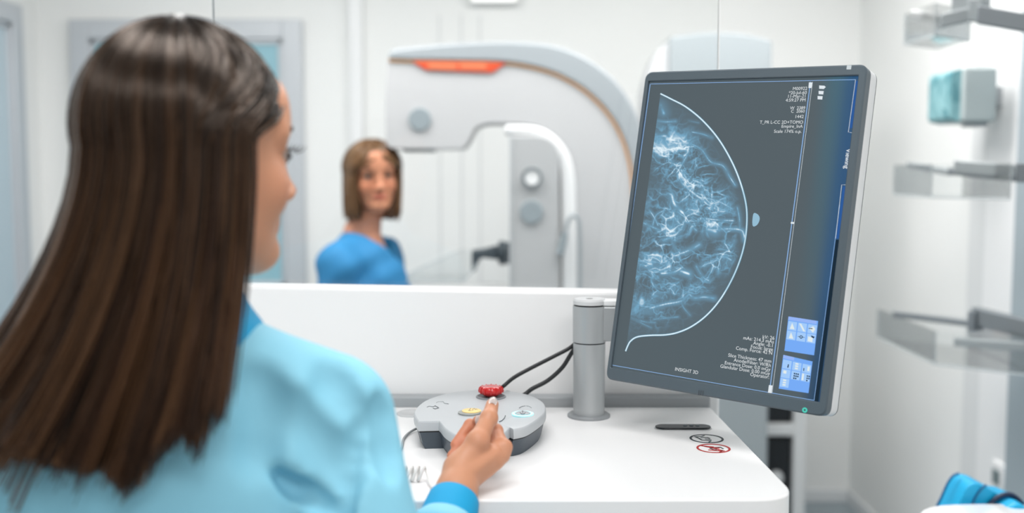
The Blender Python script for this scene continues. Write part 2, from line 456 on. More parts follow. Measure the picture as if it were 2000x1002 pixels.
# printed pictograms
def pict(name, label, cx, cy, col, strokes, slash):
    g = gt(cx, cy); R_ = abs(gt(cx + 33, cy).x - g.x)
    t = thing(name, label, 'marking', (g.x, g.y, ZT))
    m = mat('print_' + col[0], col[1], .6)
    bm = bmesh.new(); z0, z1 = ZT + .0001, ZT + .0005
    n = 48
    for k in range(n):
        a0, a1 = 2 * math.pi * k / n, 2 * math.pi * (k + 1) / n
        q = [Vector((g.x + r * math.cos(an), g.y + r * math.sin(an), z0)) for r, an in ((R_, a0), (R_, a1), (R_ * .87, a1), (R_ * .87, a0))]
        add_prism(bm, q, (0, 0, z1 - z0))
    link('ring', bm, m, t, smooth=False)
    def stroke(bm, pts, w):
        for i in range(len(pts) - 1):
            p = Vector((g.x + pts[i][0] * R_, g.y + pts[i][1] * R_, z0)); q = Vector((g.x + pts[i + 1][0] * R_, g.y + pts[i + 1][1] * R_, z0))
            d = (q - p).normalized() * w * .4; nn = Vector((-d.y, d.x, 0)).normalized() * w
            add_prism(bm, [p - d - nn, q + d - nn, q + d + nn, p - d + nn], (0, 0, z1 - z0))
    bm = bmesh.new()
    for s in strokes: stroke(bm, s, .0011)
    link('hand_pictogram', bm, mat('print_dark', (52, 66, 70), .6), t, smooth=False)
    if slash:
        bm = bmesh.new()
        for s in slash: stroke(bm, s, .0016)
        link('slash', bm, m, t, smooth=False)
hand_s = [[(-.6, .45), (-.45, .1), (-.35, -.3), (.0, -.45), (.2, -.3)], [(-.62, .42), (-.2, .5), (.0, .72)], [(-.3, .2), (.1, .25), (.2, .05)], [(-.1, -.1), (.15, -.15)], [(.0, -.78), (.15, -.55)]]
pict('touch_pictogram', 'black printed circle with a hand sign on the desk', 1380, 857, ('black', (52, 62, 66)), hand_s, None)
pict('warning_pictogram', 'red printed circle with a crossed out sign on the desk', 1393.5, 876, ('red', (172, 32, 30)), [[(.1, .2), (.45, .25), (.55, -.1)], [(-.2, .0), (-.05, -.3), (.1, -.35)]],
     [[(-.62, .62), (-.1, .15), (.15, -.15), (.5, -.6)], [(-.45, .5), (.05, .3)], [(-.35, -.35), (.1, -.5), (.35, -.55)], [(.2, -.9), (.4, -.5)], [(-.1, .15), (.35, .05)]])

# ------------------------------------------------------------------ control box
ZB = ZT + .040
def gb(px, py, z=ZB): return G(px, py, z)
outl = [(809, 803), (817, 823), (857, 822), (861, 826), (872, 838), (900, 853), (940, 858), (975, 852), (996, 835), (1003, 838), (1030, 831), (1060, 810), (1066, 797),
        (1060, 784), (1035, 771), (1000, 764), (958, 760), (912, 762), (868, 769), (830, 782)]
sharp = {1, 2, 8, 9}
raw = [gb(*p) for p in outl]
# smooth closed outline, keeping the four lobe corners crisp
def outline(raw, sharp, n=6):
    L = len(raw); out = []
    for i in range(L):
        p1, p2 = raw[i], raw[(i + 1) % L]
        p0 = raw[i - 1] if i not in sharp else p1; p3 = raw[(i + 2) % L] if (i + 1) % L not in sharp else p2
        for k in range(n):
            t = k / n
            out.append(.5 * ((2 * p1) + (p2 - p0) * t + (2 * p0 - 5 * p1 + 4 * p2 - p3) * t * t + (3 * p1 - p0 - 3 * p2 + p3) * t ** 3))
    return out
ol = outline(raw, sharp)
cen = sum(ol, Vector()) / len(ol)
box_t = thing('control_box', 'grey lobed exposure control box with red joystick on desk', 'controller', (cen.x, cen.y, ZT))
def inset(pts, s, z): return [Vector((cen.x + (p.x - cen.x) * s, cen.y + (p.y - cen.y) * s, z)) for p in pts]
def skin_rings(rings):
    bm = bmesh.new(); vs = [[bm.verts.new(p) for p in r] for r in rings]; n = len(rings[0])
    for a, b in zip(vs[:-1], vs[1:]):
        for k in range(n): bm.faces.new((a[k], a[(k + 1) % n], b[(k + 1) % n], b[k]))
    bm.faces.new(vs[0][::-1]); bm.faces.new(vs[-1]); return bm
H0 = ZT + .026
link('top_shell', skin_rings([inset(ol, 1.0, H0), inset(ol, 1.006, H0 + .003), inset(ol, 1.0, ZB - .003), inset(ol, .99, ZB - .0008), inset(ol, .975, ZB), inset(ol, .6, ZB - .0012)]), mat('control_grey', (186, 190, 193), .4), box_t, ang=50)
link('gap_line', skin_rings([inset(ol, .985, H0 - .002), inset(ol, .985, H0 + .001)]), black_pl, box_t)
link('lower_shell', skin_rings([inset(ol, .90, ZT), inset(ol, .93, ZT + .006), inset(ol, .97, H0 - .004), inset(ol, .985, H0 - .0015)]), mat('control_dark', (68, 78, 88), .45), box_t, ang=60)
def onbox(name, px, py, prof, m, parent=box_t, n=40, sy=1, dz=0):
    g = gb(px, py); return link(name, lathe(prof, n, T((g.x, g.y, ZB - .001 + dz))), m, parent)
# joystick
jx = gb(959, 774)
link('joystick_well', lathe([(0, ZB - .0005), (.019, ZB - .0005), (.021, ZB + .0012), (.023, ZB + .0002), (.0235, ZB - .002)], 40, T((jx.x, jx.y, 0))), mat('joystick_well', (120, 124, 128), .5), box_t)
red = mat('red_gloss', (196, 16, 16), .22, coat=.6)
bm = lathe([(0, ZB + .0005), (.010, ZB + .0005), (.0125, ZB + .003), (.0165, ZB + .005), (.0182, ZB + .009), (.0172, ZB + .013), (.0145, ZB + .0155), (.010, ZB + .0163), (.006, ZB + .0155), (0, ZB + .0152)], 40, T((jx.x, jx.y, 0)))
jk = link('joystick_knob', bm, red, box_t, ang=180)
bm = bmesh.new()
for k in range(12):
    an = 2 * math.pi * k / 12; add_tube(bm, [Vector((jx.x + r * math.cos(an), jx.y + r * math.sin(an), z)) for r, z in ((.0178, ZB + .006), (.0187, ZB + .009), (.0176, ZB + .013), (.015, ZB + .0155))], .0011, 6)
link('grip_rib', bm, red, jk)
# yellow button
onbox('button_rim', 917, 806, [(0, 0), (.0165, 0), (.0165, .002), (.0145, .0022), (0, .0022)], mat('rim_grey', (150, 152, 150), .4))
yb = onbox('yellow_button', 921, 804.5, [(0, .001), (.0138, .001), (.0138, .0030), (.0125, .0038), (0, .0038)], mat('yellow_plastic', (240, 208, 138), .45))
def marks(name, segs, m, parent, z, w=.0006):
    bm = bmesh.new()
    for s in segs:
        pts = [gb(*p) for p in s]; pts = [Vector((p.x, p.y, z)) for p in pts]; add_tube(bm, pts, w, 6)
    return link(name, bm, m, parent)
dkp = mat('print_grey', (112, 117, 121), .6); ltp = mat('print_pale', (150, 155, 158), .6)
marks('symbol', [[(915, 806), (918, 803), (919, 801)], [(915, 806), (921, 806)], [(923, 806), (924, 802), (927, 801), (928, 804)], [(929, 804), (930, 802), (932, 804)]], dkp, yb, ZB + .0028, .0004)
# cyan ring button
onbox('light_ring', 1021, 809, [(.0115, .0008), (.0155, .0008), (.0155, .0024), (.0115, .0024), (.0115, .0008)], mat('cyan_light', (190, 235, 240), .4, emit=(150, 238, 246), es=.75))
onbox('round_button', 1021, 809, [(0, .0005), (.0105, .0005), (.0105, .003), (.009, .0038), (0, .0034)], mat('button_grey', (170, 174, 178), .4))
marks('symbol', [[(1021, 806), (1021, 809)], [(1016, 810), (1018, 812), (1024, 812), (1026, 810)]], dkp, box_t, ZB + .0028, .0006)
marks('symbol', [[(834, 795), (838, 793), (846, 794)], [(846, 794), (850, 792), (857, 796), (850, 798), (846, 797)]], dkp, box_t, ZB - .0004, .0006)
marks('symbol', [[(852, 786), (856, 784), (866, 784), (868, 787), (876, 788)]], ltp, box_t, ZB - .0006, .0006)
marks('symbol', [[(1014, 796), (1019, 793), (1026, 792)], [(1028, 792), (1034, 793), (1038, 796)]], ltp, box_t, ZB - .0006, .0006)
marks('dial_line', [[(975, 823), (980, 821), (985, 816), (987, 811)]], dkp, box_t, ZB - .0004, .0006)

# ------------------------------------------------------------------ cables on the desk
def cable(name, label, pts, r, m, cat='cable'):
    return link(name, tube(catmull(pts, 10), r, 10), m, label=label, cat=cat)
yb_ = PY + .012
cable('power_cable', 'upper black cable from the monitor column behind the control box', [P(1127, 667, yb_), P(1112, 680, yb_), P(1080, 697, yb_ - .005), P(1035, 720, yb_ - .01), P(1003, 738, yb_ - .015), P(975, 760, yb_ - .015), gt(955, 776) + Vector((0, .012, .01)), gt(940, 783) + Vector((0, .0, .006))], .0031, black_cable)
cable('signal_cable', 'lower black cable dropping from the monitor column to the desk', [P(1127, 675, yb_ - .004), P(1116, 690, yb_ - .004), P(1098, 718, yb_ - .008), P(1070, 743, yb_ - .012), P(1040, 759, yb_ - .015), P(1018, 773, yb_ - .016), gt(990, 790) + Vector((0, .0, .02))], .0034, black_cable)
bm = bmesh.new()
c0, c1 = gt(786, 938), gt(826, 940)
hel = []
NT = 15
for k in range(NT * 14 + 1):
    t = k / (NT * 14); an = 2 * math.pi * k / 14
    c = c0 + Vector((-.09, -.012, 0)) + (c1 - c0 + Vector((.09, .012, 0))) * t
    hel.append(c + Vector((0.002 * math.cos(an), .0082 * math.sin(an), .0102 + .0082 * math.cos(an))))
tail = [hel[-1], gt(832, 938) + Vector((0, 0, .012)), gt(838, 950) + Vector((0, 0, .006)), gt(846, 960) + Vector((0, 0, .003)), gt(852, 967) + Vector((0, 0, .003)), gt(866, 968) + Vector((0, 0, .003)), gt(900, 962) + Vector((0, 0, .003))]
add_tube(bm, hel, .0019, 8); add_tube(bm, catmull(tail, 8), .0013, 8)
link('coiled_cord', bm, mat('cord_white', (222, 222, 220), .5), label='white coiled cord lying on the desk beside the blue sleeve', cat='cord')
cable('control_cable', 'thin grey cable curling from the left of the control box', [gt(824, 842) + Vector((0, 0, .006)), gt(812, 843) + Vector((0, 0, .004)), gt(798, 850) + Vector((0, 0, .003)), gt(788, 862) + Vector((0, 0, .003)), gt(784, 880) + Vector((0, 0, .003)), gt(770, 900) + Vector((0, 0, .003))], .0018, mat('cable_grey', (150, 154, 156), .5))
# ------------------------------------------------------------------ monitor
MS = .92
MC = Vector((.32549 * MS, 1.53754 * MS, 1.5 + (1.41467 - 1.5) * MS)); MRZ, MRX, MRY = -.638626, -.188096, .029685
MW, MH = .35784 * MS, .50 * MS
MM = T(MC) @ Matrix.Rotation(MRZ, 4, 'Z') @ Matrix.Rotation(MRX, 4, 'X') @ Matrix.Rotation(MRY, 4, 'Y')
MI = MM.inverted()
def S(px, py, y=.0055):
    """panel-plane coordinates (x, z) of a reference pixel"""
    o = MI @ Vector((0, 0, CZ)); d = MI.to_3x3() @ ray(px, py)
    k = (y - o.y) / d.y; q = o + d * k
    return Vector((q.x, y, q.z))
mon = thing('medical_monitor', 'large portrait medical monitor showing a blue breast scan', 'monitor', MM @ Vector((0, 0, -MH / 2)))
def rr(w, h, r, y, n=6): return roundpoly([Vector((-w / 2, y, -h / 2)), Vector((w / 2, y, -h / 2)), Vector((w / 2, y, h / 2)), Vector((-w / 2, y, h / 2))], r, n)
bez = mat('bezel_slate', (78, 90, 98), .42)
# bezel: ring between outer rounded rect and the screen opening
s_tl, s_tr, s_br, s_bl = S(1268, 156, 0), S(1679, 149, 0), S(1597, 787, 0), S(1190, 716, 0)
sx0 = (s_tl.x + s_bl.x) / 2; sx1 = (s_tr.x + s_br.x) / 2; sz1 = (s_tl.z + s_tr.z) / 2; sz0 = (s_bl.z + s_br.z) / 2
bm = bmesh.new()
N = 6
out0 = rr(MW, MH, .012, .018, N); out1 = rr(MW, MH, .012, .002, N); out2 = rr(MW - .004, MH - .004, .011, 0, N)
def ring_in(y, g=0):
    r = .0015
    return roundpoly([Vector((sx0 - g, y, sz0 - g)), Vector((sx1 + g, y, sz0 - g)), Vector((sx1 + g, y, sz1 + g)), Vector((sx0 - g, y, sz1 + g))], r, N)
rings = [out0, out1, out2, ring_in(0, .001), ring_in(.001, 0), ring_in(.006, 0)]
vs = [[bm.verts.new(MM @ p) for p in r] for r in rings]; n = len(out0)
for a, b in zip(vs[:-1], vs[1:]):
    for k in range(n): bm.faces.new((a[k], a[(k + 1) % n], b[(k + 1) % n], b[k]))
bm.faces.new(vs[0])
link('bezel', bm, bez, mon, ang=30)
# rear shell, light grey, with the dark seam line
bm = bmesh.new()
rings = [rr(MW - .001, MH - .001, .012, .018), rr(MW + .001, MH + .001, .013, .020), rr(MW + .001, MH + .001, .013, .041), rr(MW - .006, MH - .006, .013, .0415)]
vs = [[bm.verts.new(MM @ p) for p in r] for r in rings]; n = len(rings[0])
for a, b in zip(vs[:-1], vs[1:]):
    for k in range(n): bm.faces.new((a[k], a[(k + 1) % n], b[(k + 1) % n], b[k]))
bm.faces.new(vs[0][::-1]); bm.faces.new(vs[-1])
link('side_shell', bm, mat('shell_white', (226, 227, 228), .35), mon, ang=40)
bm = bmesh.new(); vs = [[bm.verts.new(MM @ p) for p in r] for r in (rr(MW + .0012, MH + .0012, .013, .0412), rr(MW + .0012, MH + .0012, .013, .0428))]
for k in range(n): bm.faces.new((vs[0][k], vs[0][(k + 1) % n], vs[1][(k + 1) % n], vs[1][k]))
bm.faces.new(vs[0][::-1]); bm.faces.new(vs[1]); link('seam', bm, charcoal, mon)
bm = bmesh.new(); vs = [[bm.verts.new(MM @ p) for p in r] for r in (rr(MW - .006, MH - .006, .012, .0425), rr(MW - .012, MH - .012, .012, .052), rr(MW - .02, MH - .02, .012, .064), rr(MW - .12, MH - .16, .02, .075))]
for a, b in zip(vs[:-1], vs[1:]):
    for k in range(n): bm.faces.new((a[k], a[(k + 1) % n], b[(k + 1) % n], b[k]))
bm.faces.new(vs[0][::-1]); bm.faces.new(vs[-1]); link('rear_cover', bm, MATS['shell_white'], mon, ang=40)
link('mount_plate', box((-.05, .0745, -.05), (.05, .084, .05), MM), grey_md, mon, bevel=.003)
link('mount_block', box((-.03, .0835, -.035), (.03, .105, .035), MM), grey_md, mon, bevel=.003)
# ---- the screen and what it shows
def sv(px, py, y): 
    q = S(px, py); return MM @ Vector((q.x, y, q.z))
NU, NV = 44, 60
bm_v = []; cols = []
grey_s = np.array(lin((80, 92, 98))); blue_s = np.array(lin((42, 82, 120))); teal_s = np.array(lin((58, 104, 122)))
for j in range(NV + 1):
    for i in range(NU + 1):
        x = sx0 + (sx1 - sx0) * i / NU; z = sz0 + (sz1 - sz0) * j / NV
        bm_v.append(MM @ Vector((x, .0058, z)))
        u = i / NU; v = j / NV
        # blue side band of the displayed page, strongest at top and bottom
        s_ = min(max((u - (.885 + .01 * (1 - v))) / .085, 0), 1); s_ = s_ * s_ * (3 - 2 * s_)
        tb = min(max((u - .83) / .06, 0), 1) * (1 - min(max((u - .92) / .05, 0), 1))
        g2 = min(max((u - .80) / .14, 0), 1)
        low = max(0, (.35 - v) / .35)
        c = grey_s * (1 - s_) + blue_s * s_ * (1 - .35 * low)
        c = c * (1 - .6 * tb * v) + teal_s * .6 * tb * v
        cols.append((*c, 1))
me = bpy.data.meshes.new('screen')
fc = [(j * (NU + 1) + i, j * (NU + 1) + i + 1, (j + 1) * (NU + 1) + i + 1, (j + 1) * (NU + 1) + i) for j in range(NV) for i in range(NU)]
me.from_pydata([tuple(v) for v in bm_v], [], fc)
at = me.color_attributes.new('shown', 'FLOAT_COLOR', 'POINT'); at.data.foreach_set('color', np.array(cols, np.float32).ravel())
screen_m = attrmat('screen_display', 'shown', emission=True)
scr = link('screen', me, screen_m, mon, ang=None)

# ---- the scan picture: fibres and glandular tissue computed on a fine grid
def vnoise(x, y, seed):
    rs = np.random.RandomState(seed); tab = rs.rand(256, 256)
    xi = np.floor(x).astype(int); yi = np.floor(y).astype(int); fx = x - xi; fy = y - yi
    fx = fx * fx * (3 - 2 * fx); fy = fy * fy * (3 - 2 * fy)
    g = lambda a, b: tab[a & 255, b & 255]
    return (g(xi, yi) * (1 - fx) + g(xi + 1, yi) * fx) * (1 - fy) + (g(xi, yi + 1) * (1 - fx) + g(xi + 1, yi + 1) * fx) * fy
def fbm(x, y, seed, o=4):
    s = 0; a = .5
    for i in range(o): s = s + a * vnoise(x * 2 ** i + 17 * i, y * 2 ** i + 31 * i, seed + i); a *= .5
    return s
sk = [(1290, 183), (1312, 194), (1340, 209), (1372, 235), (1403, 271), (1428, 313), (1445, 353), (1456, 393), (1459, 425), (1456, 465), (1447, 503), (1430, 545), (1406, 586), (1380, 616), (1352, 637), (1325, 649), (1300, 654), (1270, 655), (1245, 658), (1232, 666), (1226, 676), (1222, 686)]
skc = [(p.x, p.y) for p in catmull([Vector((a, b, 0)) for a, b in sk], 6)]
NX, NY = 250, 500
ys = np.linspace(180, 688, NY); skx = np.array([p[0] for p in skc]); sky = np.array([p[1] for p in skc])
xr_ = np.interp(ys, sky, skx); xl_ = 1290 + (ys - 183) * (1222 - 1290) / (686 - 183)
U = np.linspace(0, 1, NX)
XX = xl_[:, None] + (xr_ - xl_ + .01)[:, None] * U[None]; YY = np.repeat(ys[:, None], NX, 1)
wx = (fbm(XX / 34, YY / 34, 3) - .5) * 46; wy = (fbm(XX / 34, YY / 34, 9) - .5) * 46
# strands run roughly from the chest edge to the right, fanning to the front
n1 = fbm((XX + wx) / 30, (YY + wy) / 17, 21, 3); r1 = np.clip(1 - np.abs(n1 - .47) * 13, 0, 1) ** 1.6
n2 = fbm((XX + wx * .7 + YY * .25) / 16, (YY + wy * .7 - XX * .2) / 13, 41, 3); r2 = np.clip(1 - np.abs(n2 - .46) * 11, 0, 1) ** 2
n3 = fbm((XX + wx * .4) / 8, (YY + wy * .4) / 8, 61, 2); r3 = np.clip(1 - np.abs(n3 - .38) * 9, 0, 1) ** 2
soft = fbm((XX + wx * .5) / 42, (YY + wy * .5) / 34, 81, 4)
def blob(cx, cy, rx, ry, an=0, p=1.0):
    c, s = math.cos(an), math.sin(an); dx, dy = XX - cx, YY - cy
    return np.exp(-(((dx * c + dy * s) / rx) ** 2 + ((-dx * s + dy * c) / ry) ** 2) * p)
edge = xr_[:, None] - XX
dens = .95 * blob(1310, 300, 52, 42, .6) + .85 * blob(1345, 350, 62, 38, .9) + .7 * blob(1385, 390, 55, 32, .7) + .62 * blob(1300, 430, 60, 50) + .6 * blob(1390, 430, 55, 25, .1) \
    + .6 * blob(1290, 500, 60, 50) + .55 * blob(1370, 510, 60, 38) + .5 * blob(1270, 570, 45, 42) + .5 * blob(1345, 560, 45, 25, -.4) + .45 * blob(1420, 490, 32, 40) + .25 * blob(1265, 620, 45, 25)
dens = np.clip(dens, 0, 1.15) * np.clip((edge - 4) / 22, 0, 1)
voids = 1 - .85 * blob(1275, 437, 14, 15) - .85 * blob(1340, 470, 20, 16) - .9 * blob(1355, 525, 18, 20) - .8 * blob(1388, 478, 20, 18) - .8 * blob(1335, 555, 17, 17) - .7 * blob(1310, 488, 14, 13) \
    - .6 * blob(1330, 410, 22, 14, .7) - .75 * blob(1272, 345, 20, 13, .8) - .7 * blob(1415, 340, 20, 30, .9) - .5 * blob(1400, 550, 20, 25)
voids = np.clip(voids, .04, 1)
glow = (np.clip(soft - .22, 0, 1) * 1.9 + .12) * dens
n0 = fbm((XX + wx) / 55, (YY + wy) / 40, 5, 3); fade = np.clip((n0 - .28) * 3.2, .12, 1)
r1s = np.clip(1 - np.abs(n1 - .47) * 5.5, 0, 1) ** 2
val = (.62 * glow * fade + .42 * r1s * dens * fade + .34 * r1 * np.clip(dens * 1.3, 0, 1) * fade + .34 * r2 * np.clip(dens * 1.2, 0, 1) + .20 * r3 * dens) * voids
rs_ = np.random.RandomState(12)
wX, wY = XX + wx * .55, YY + wy * .55
F1 = np.full(XX.shape, 1e9); F2 = F1.copy()
for cx_, cy_ in zip(rs_.uniform(1215, 1470, 230), rs_.uniform(170, 700, 230)):
    d_ = np.hypot(wX - cx_, (wY - cy_) * 1.15); F2 = np.minimum(F2, np.maximum(F1, d_)); F1 = np.minimum(F1, d_)
web = np.exp(-((F2 - F1) / 2.3) ** 2) * np.clip((fbm(XX / 20, YY / 20, 91, 2) - .2) * 2.6, 0, 1)
val = val * .82 + .48 * web * np.clip(dens * 1.5 + .04, 0, 1) * np.clip(voids + .15, 0, 1)
brk = fbm(XX / 11, YY / 11, 77, 2)
def line(pts, w, amp):
    global val
    c = catmull([Vector((a, b, 0)) for a, b in pts], 6)
    for a, b in zip(c[:-1], c[1:]):
        dx, dy = b.x - a.x, b.y - a.y; l2 = dx * dx + dy * dy + 1e-9
        x0, x1, y0, y1 = min(a.x, b.x) - 4 * w, max(a.x, b.x) + 4 * w, min(a.y, b.y) - 4 * w, max(a.y, b.y) + 4 * w
        jr = slice(max(np.searchsorted(ys, y0) - 1, 0), np.searchsorted(ys, y1) + 1)
        if jr.start >= jr.stop: continue
        X_, Y_ = XX[jr], YY[jr]; t = np.clip(((X_ - a.x) * dx + (Y_ - a.y) * dy) / l2, 0, 1)
        d2 = (X_ - a.x - t * dx) ** 2 + (Y_ - a.y - t * dy) ** 2
        val[jr] = np.maximum(val[jr], val[jr] * .35 + amp * np.clip(.05 + 1.25 * (brk[jr] - .2), 0, 1) * np.exp(-d2 / (w * w * .45)) + .20 * amp * np.exp(-d2 / (12 * w * w)))
for pts, w, a in (([(1284, 236), (1300, 238), (1320, 237)], 1.6, .7), ([(1345, 236), (1365, 240)], 1.2, .3), ([(1352, 258), (1372, 262), (1391, 269)], 1.4, .6),
                  ([(1348, 280), (1370, 292), (1388, 316), (1412, 324), (1425, 345), (1436, 362)], 1.6, .7), ([(1322, 337), (1335, 316), (1346, 296)], 1.5, .8),
                  ([(1278, 282), (1298, 300), (1318, 322), (1330, 322)], 2.2, .85), ([(1280, 268), (1300, 266), (1318, 277)], 3.2, .7), ([(1330, 355), (1348, 372), (1372, 390)], 3, .7), ([(1368, 386), (1400, 392), (1430, 408)], 2.2, .75),
                  ([(1312, 380), (1318, 400), (1334, 416)], 3.0, .95), ([(1334, 416), (1350, 440), (1360, 450)], 1.6, .8), ([(1258, 436), (1285, 448), (1305, 455)], 2, .7),
                  ([(1295, 470), (1320, 458), (1335, 440)], 2.4, .85), ([(1376, 427), (1405, 430), (1432, 431)], 1.6, .85), ([(1385, 450), (1420, 447), (1446, 449), (1453, 458), (1455, 468)], 2.0, .95),
                  ([(1382, 448), (1398, 452)], 4, .9), ([(1325, 497), (1348, 488), (1366, 478)], 2.2, .9), ([(1312, 470), (1320, 490), (1330, 510)], 1.4, .75), ([(1292, 534), (1315, 532), (1330, 524)], 2.4, .9), ([(1330, 530), (1346, 535)], 3, .95),
                  ([(1360, 520), (1372, 540), (1384, 548)], 1.8, .7), ([(1375, 520), (1400, 508), (1412, 500), (1428, 508)], 2, .75), ([(1270, 602), (1300, 594), (1330, 588), (1346, 574)], 2.0, .9),
                  ([(1346, 574), (1356, 582), (1375, 580), (1395, 583)], 2.0, .8), ([(1330, 590), (1336, 602), (1348, 616)], 1.3, .45), ([(1278, 624), (1305, 621), (1325, 619)], 1.3, .5), ([(1234, 620), (1255, 632), (1272, 640)], 1.3, .4), ([(1235, 622), (1262, 629), (1280, 630)], 1.4, .45),
                  ([(1268, 410), (1278, 425), (1285, 440)], 1.5, .7), ([(1275, 440), (1282, 420), (1300, 410)], 1.5, .7), ([(1415, 475), (1425, 485), (1434, 470)], 2, .7), ([(1440, 405), (1444, 425), (1445, 445)], 1.6, .6), ([(1290, 205), (1296, 222)], 4, .5)):
    line(pts, w, a)
val += .75 * blob(1253.5, 590, 5, 7, .1) * (1 - .4 * blob(1253.5, 590, 3, 4))
val += .06
# skin edge
sk_line = np.exp(-(edge / 3.2) ** 2) * .0
val = np.clip(val, 0, 1)
c0 = np.array(lin((82, 90, 93))); c1 = np.array(lin((112, 164, 194))); c2 = np.array(lin((226, 242, 250)))
a_ = np.clip(val / .46, 0, 1)[..., None]; b_ = np.clip((val - .46) / .5, 0, 1)[..., None]
colr = (c0 * (1 - a_) + c1 * a_) * (1 - b_) + c2 * b_
vv = [tuple(sv(XX[j, i], YY[j, i], .0054)) for j in range(NY) for i in range(NX)]
fcs = [(j * NX + i, (j + 1) * NX + i, (j + 1) * NX + i + 1, j * NX + i + 1) for j in range(NY - 1) for i in range(NX - 1)]
me = bpy.data.meshes.new('scan_image'); me.from_pydata(vv, [], fcs)
at = me.color_attributes.new('shown', 'FLOAT_COLOR', 'POINT')
cc = np.concatenate([colr, np.ones((NY, NX, 1))], 2).astype(np.float32)
at.data.foreach_set('color', cc.ravel())
link('scan_image', me, screen_m, scr, ang=None)
def flat(bm, pts_px, y):
    bm.faces.new([bm.verts.new(sv(a, b, y)) for a, b in pts_px])
def strip(bm, pts_px, w, y, closed=False):
    """polyline in the panel plane; w full width in panel metres (list allowed)"""
    q = [S(a, b) for a, b in pts_px]; n = len(q)
    ws = [q_ * MS for q_ in (w if isinstance(w, (list, tuple)) else [w] * n)]
    L, R_ = [], []
    for i in range(n):
        t = (q[min(i + 1, n - 1)] - q[max(i - 1, 0)]).normalized(); nn = Vector((-t.z, 0, t.x)) * ws[i] / 2
        L.append(bm.verts.new(MM @ (Vector((q[i].x, y, q[i].z)) + nn))); R_.append(bm.verts.new(MM @ (Vector((q[i].x, y, q[i].z)) - nn)))
    for i in range(n - 1): bm.faces.new((L[i], L[i + 1], R_[i + 1], R_[i]))
# skin outline of the scan, a bright line with a soft halo line under it
bm = bmesh.new(); ns = len(skc)
strip(bm, skc, [.0030 * (1 if i > ns * .1 else .9) for i in range(ns)], .0053); link('skin_halo', bm, emat('scan_blue', (128, 178, 204), 1), scr, smooth=False)
bm = bmesh.new()
strip(bm, skc, [(.0016 if (i < ns * .3 or i > ns * .55) else .0009) for i in range(ns)], .0052); link('skin_line', bm, emat('scan_white', (228, 243, 250), 1), scr, smooth=False)
bm = bmesh.new()
flat(bm, [(q_.x, q_.y) for q_ in catmull([Vector((a, b, 0)) for a, b in ((1472, 417), (1479, 418), (1483.5, 424), (1483, 432), (1478, 440), (1471, 442), (1469.5, 432))], 5, True)], .0053); link('nipple_spot', bm, emat('scan_mid', (150, 190, 212), 1), scr, smooth=False)
# page rules
bl = emat('ui_line_blue', (140, 178, 226), 1); wl = emat('ui_white', (226, 234, 240), 1)
bm = bmesh.new()
strip(bm, [(1271, 164), (1671, 155.5)], .0009, .0055); strip(bm, [(1195, 713), (1590, 782)], .0009, .0055); strip(bm, [(1270, 164), (1194, 713)], .0012, .0055); strip(bm, [(1590, 782), (1640, 400)], .0007, .0055)
strip(bm, [(1583, 160), (1503, 764)], .0014, .0055)
link('page_rule', bm, bl, scr, smooth=False)
bm = bmesh.new()
strip(bm, [(1587, 160), (1508, 767)], .0005, .0055); strip(bm, [(1671, 156), (1657, 258), (1664, 259.5)], .0006, .0054); strip(bm, [(1652, 361), (1644, 361), (1632, 466)], .0006, .0054)
flat(bm, [(1545, 433.5), (1552, 434), (1551.5, 437.5), (1544.5, 437)], .0052); flat(bm, [(1580, 161), (1587, 161), (1585, 172), (1579, 172)], .0053); flat(bm, [(1502, 752), (1509, 753), (1507, 768), (1500, 767)], .0053)
link('page_mark', bm, wl, scr, smooth=False)
bm = bmesh.new()
for q in ((1600, 167), (1599, 177.5), (1597, 187.5)):
    x, y = q; flat(bm, [(x, y), (x + 10, y + .5), (x + 13 if y < 170 else x + 9.5, y + 3), (x + 9, y + 7), (x, y + 6.5)], .0053)
link('page_icon', bm, wl, scr, smooth=False)
bm = bmesh.new()
flat(bm, [(1671, 158), (1676, 158), (1667, 250), (1659, 250)], .0056); link('tab_panel', bm, emat('ui_tab_blue', (48, 92, 156), 1), scr, smooth=False)
bm = bmesh.new(); flat(bm, [(1646, 364), (1652, 364), (1638, 466), (1633, 466)], .0056); link('tab_panel', bm, MATS['ui_tab_blue'], scr, smooth=False)
bm = bmesh.new(); flat(bm, [(1632.5, 468), (1640, 468), (1598, 786), (1590.5, 783)], .0056); link('page_margin', bm, emat('ui_dark', (30, 46, 60), 1), scr, smooth=False)
# lettering
def add_text(bm, s, right_px, size, italic=0, rot=0, align='RIGHT', y=.0052, bold=0):
    cu = bpy.data.curves.new('t', 'FONT'); cu.body = s; cu.size = size * MS * .95; cu.align_x = align; cu.align_y = 'CENTER'; cu.shear = italic; cu.resolution_u = 3; cu.offset = bold
    ob = bpy.data.objects.new('t', cu); COL.objects.link(ob)
    dg = bpy.context.evaluated_depsgraph_get(); m_ = bpy.data.meshes.new_from_object(ob.evaluated_get(dg))
    bpy.data.objects.remove(ob); bpy.data.curves.remove(cu)
    q = S(*right_px); Mx = MM @ T((q.x, y, q.z)) @ Matrix.Rotation(math.pi / 2, 4, 'X') @ Matrix.Rotation(rot, 4, 'Z')
    m_.transform(Mx); bm.from_mesh(m_); bpy.data.meshes.remove(m_)
txt = emat('ui_text', (226, 231, 234), 1)
def letters(rows, **kw):
    bm = bmesh.new()
    for s, p, sz in rows: add_text(bm, s, p, sz, **kw)
    link('screen_lettering', bm, txt, scr, smooth=False)
letters((('M00922', (1577, 173), .0072), ('*20-Jul-60', (1576, 181), .0072), ('11-Mar-21', (1575, 188), .0072), ('4:59:27 PM', (1574, 195.5), .0072)))
letters((('W  2389', (1573, 211), .0068), ('C  2060', (1572, 217.5), .0068)))
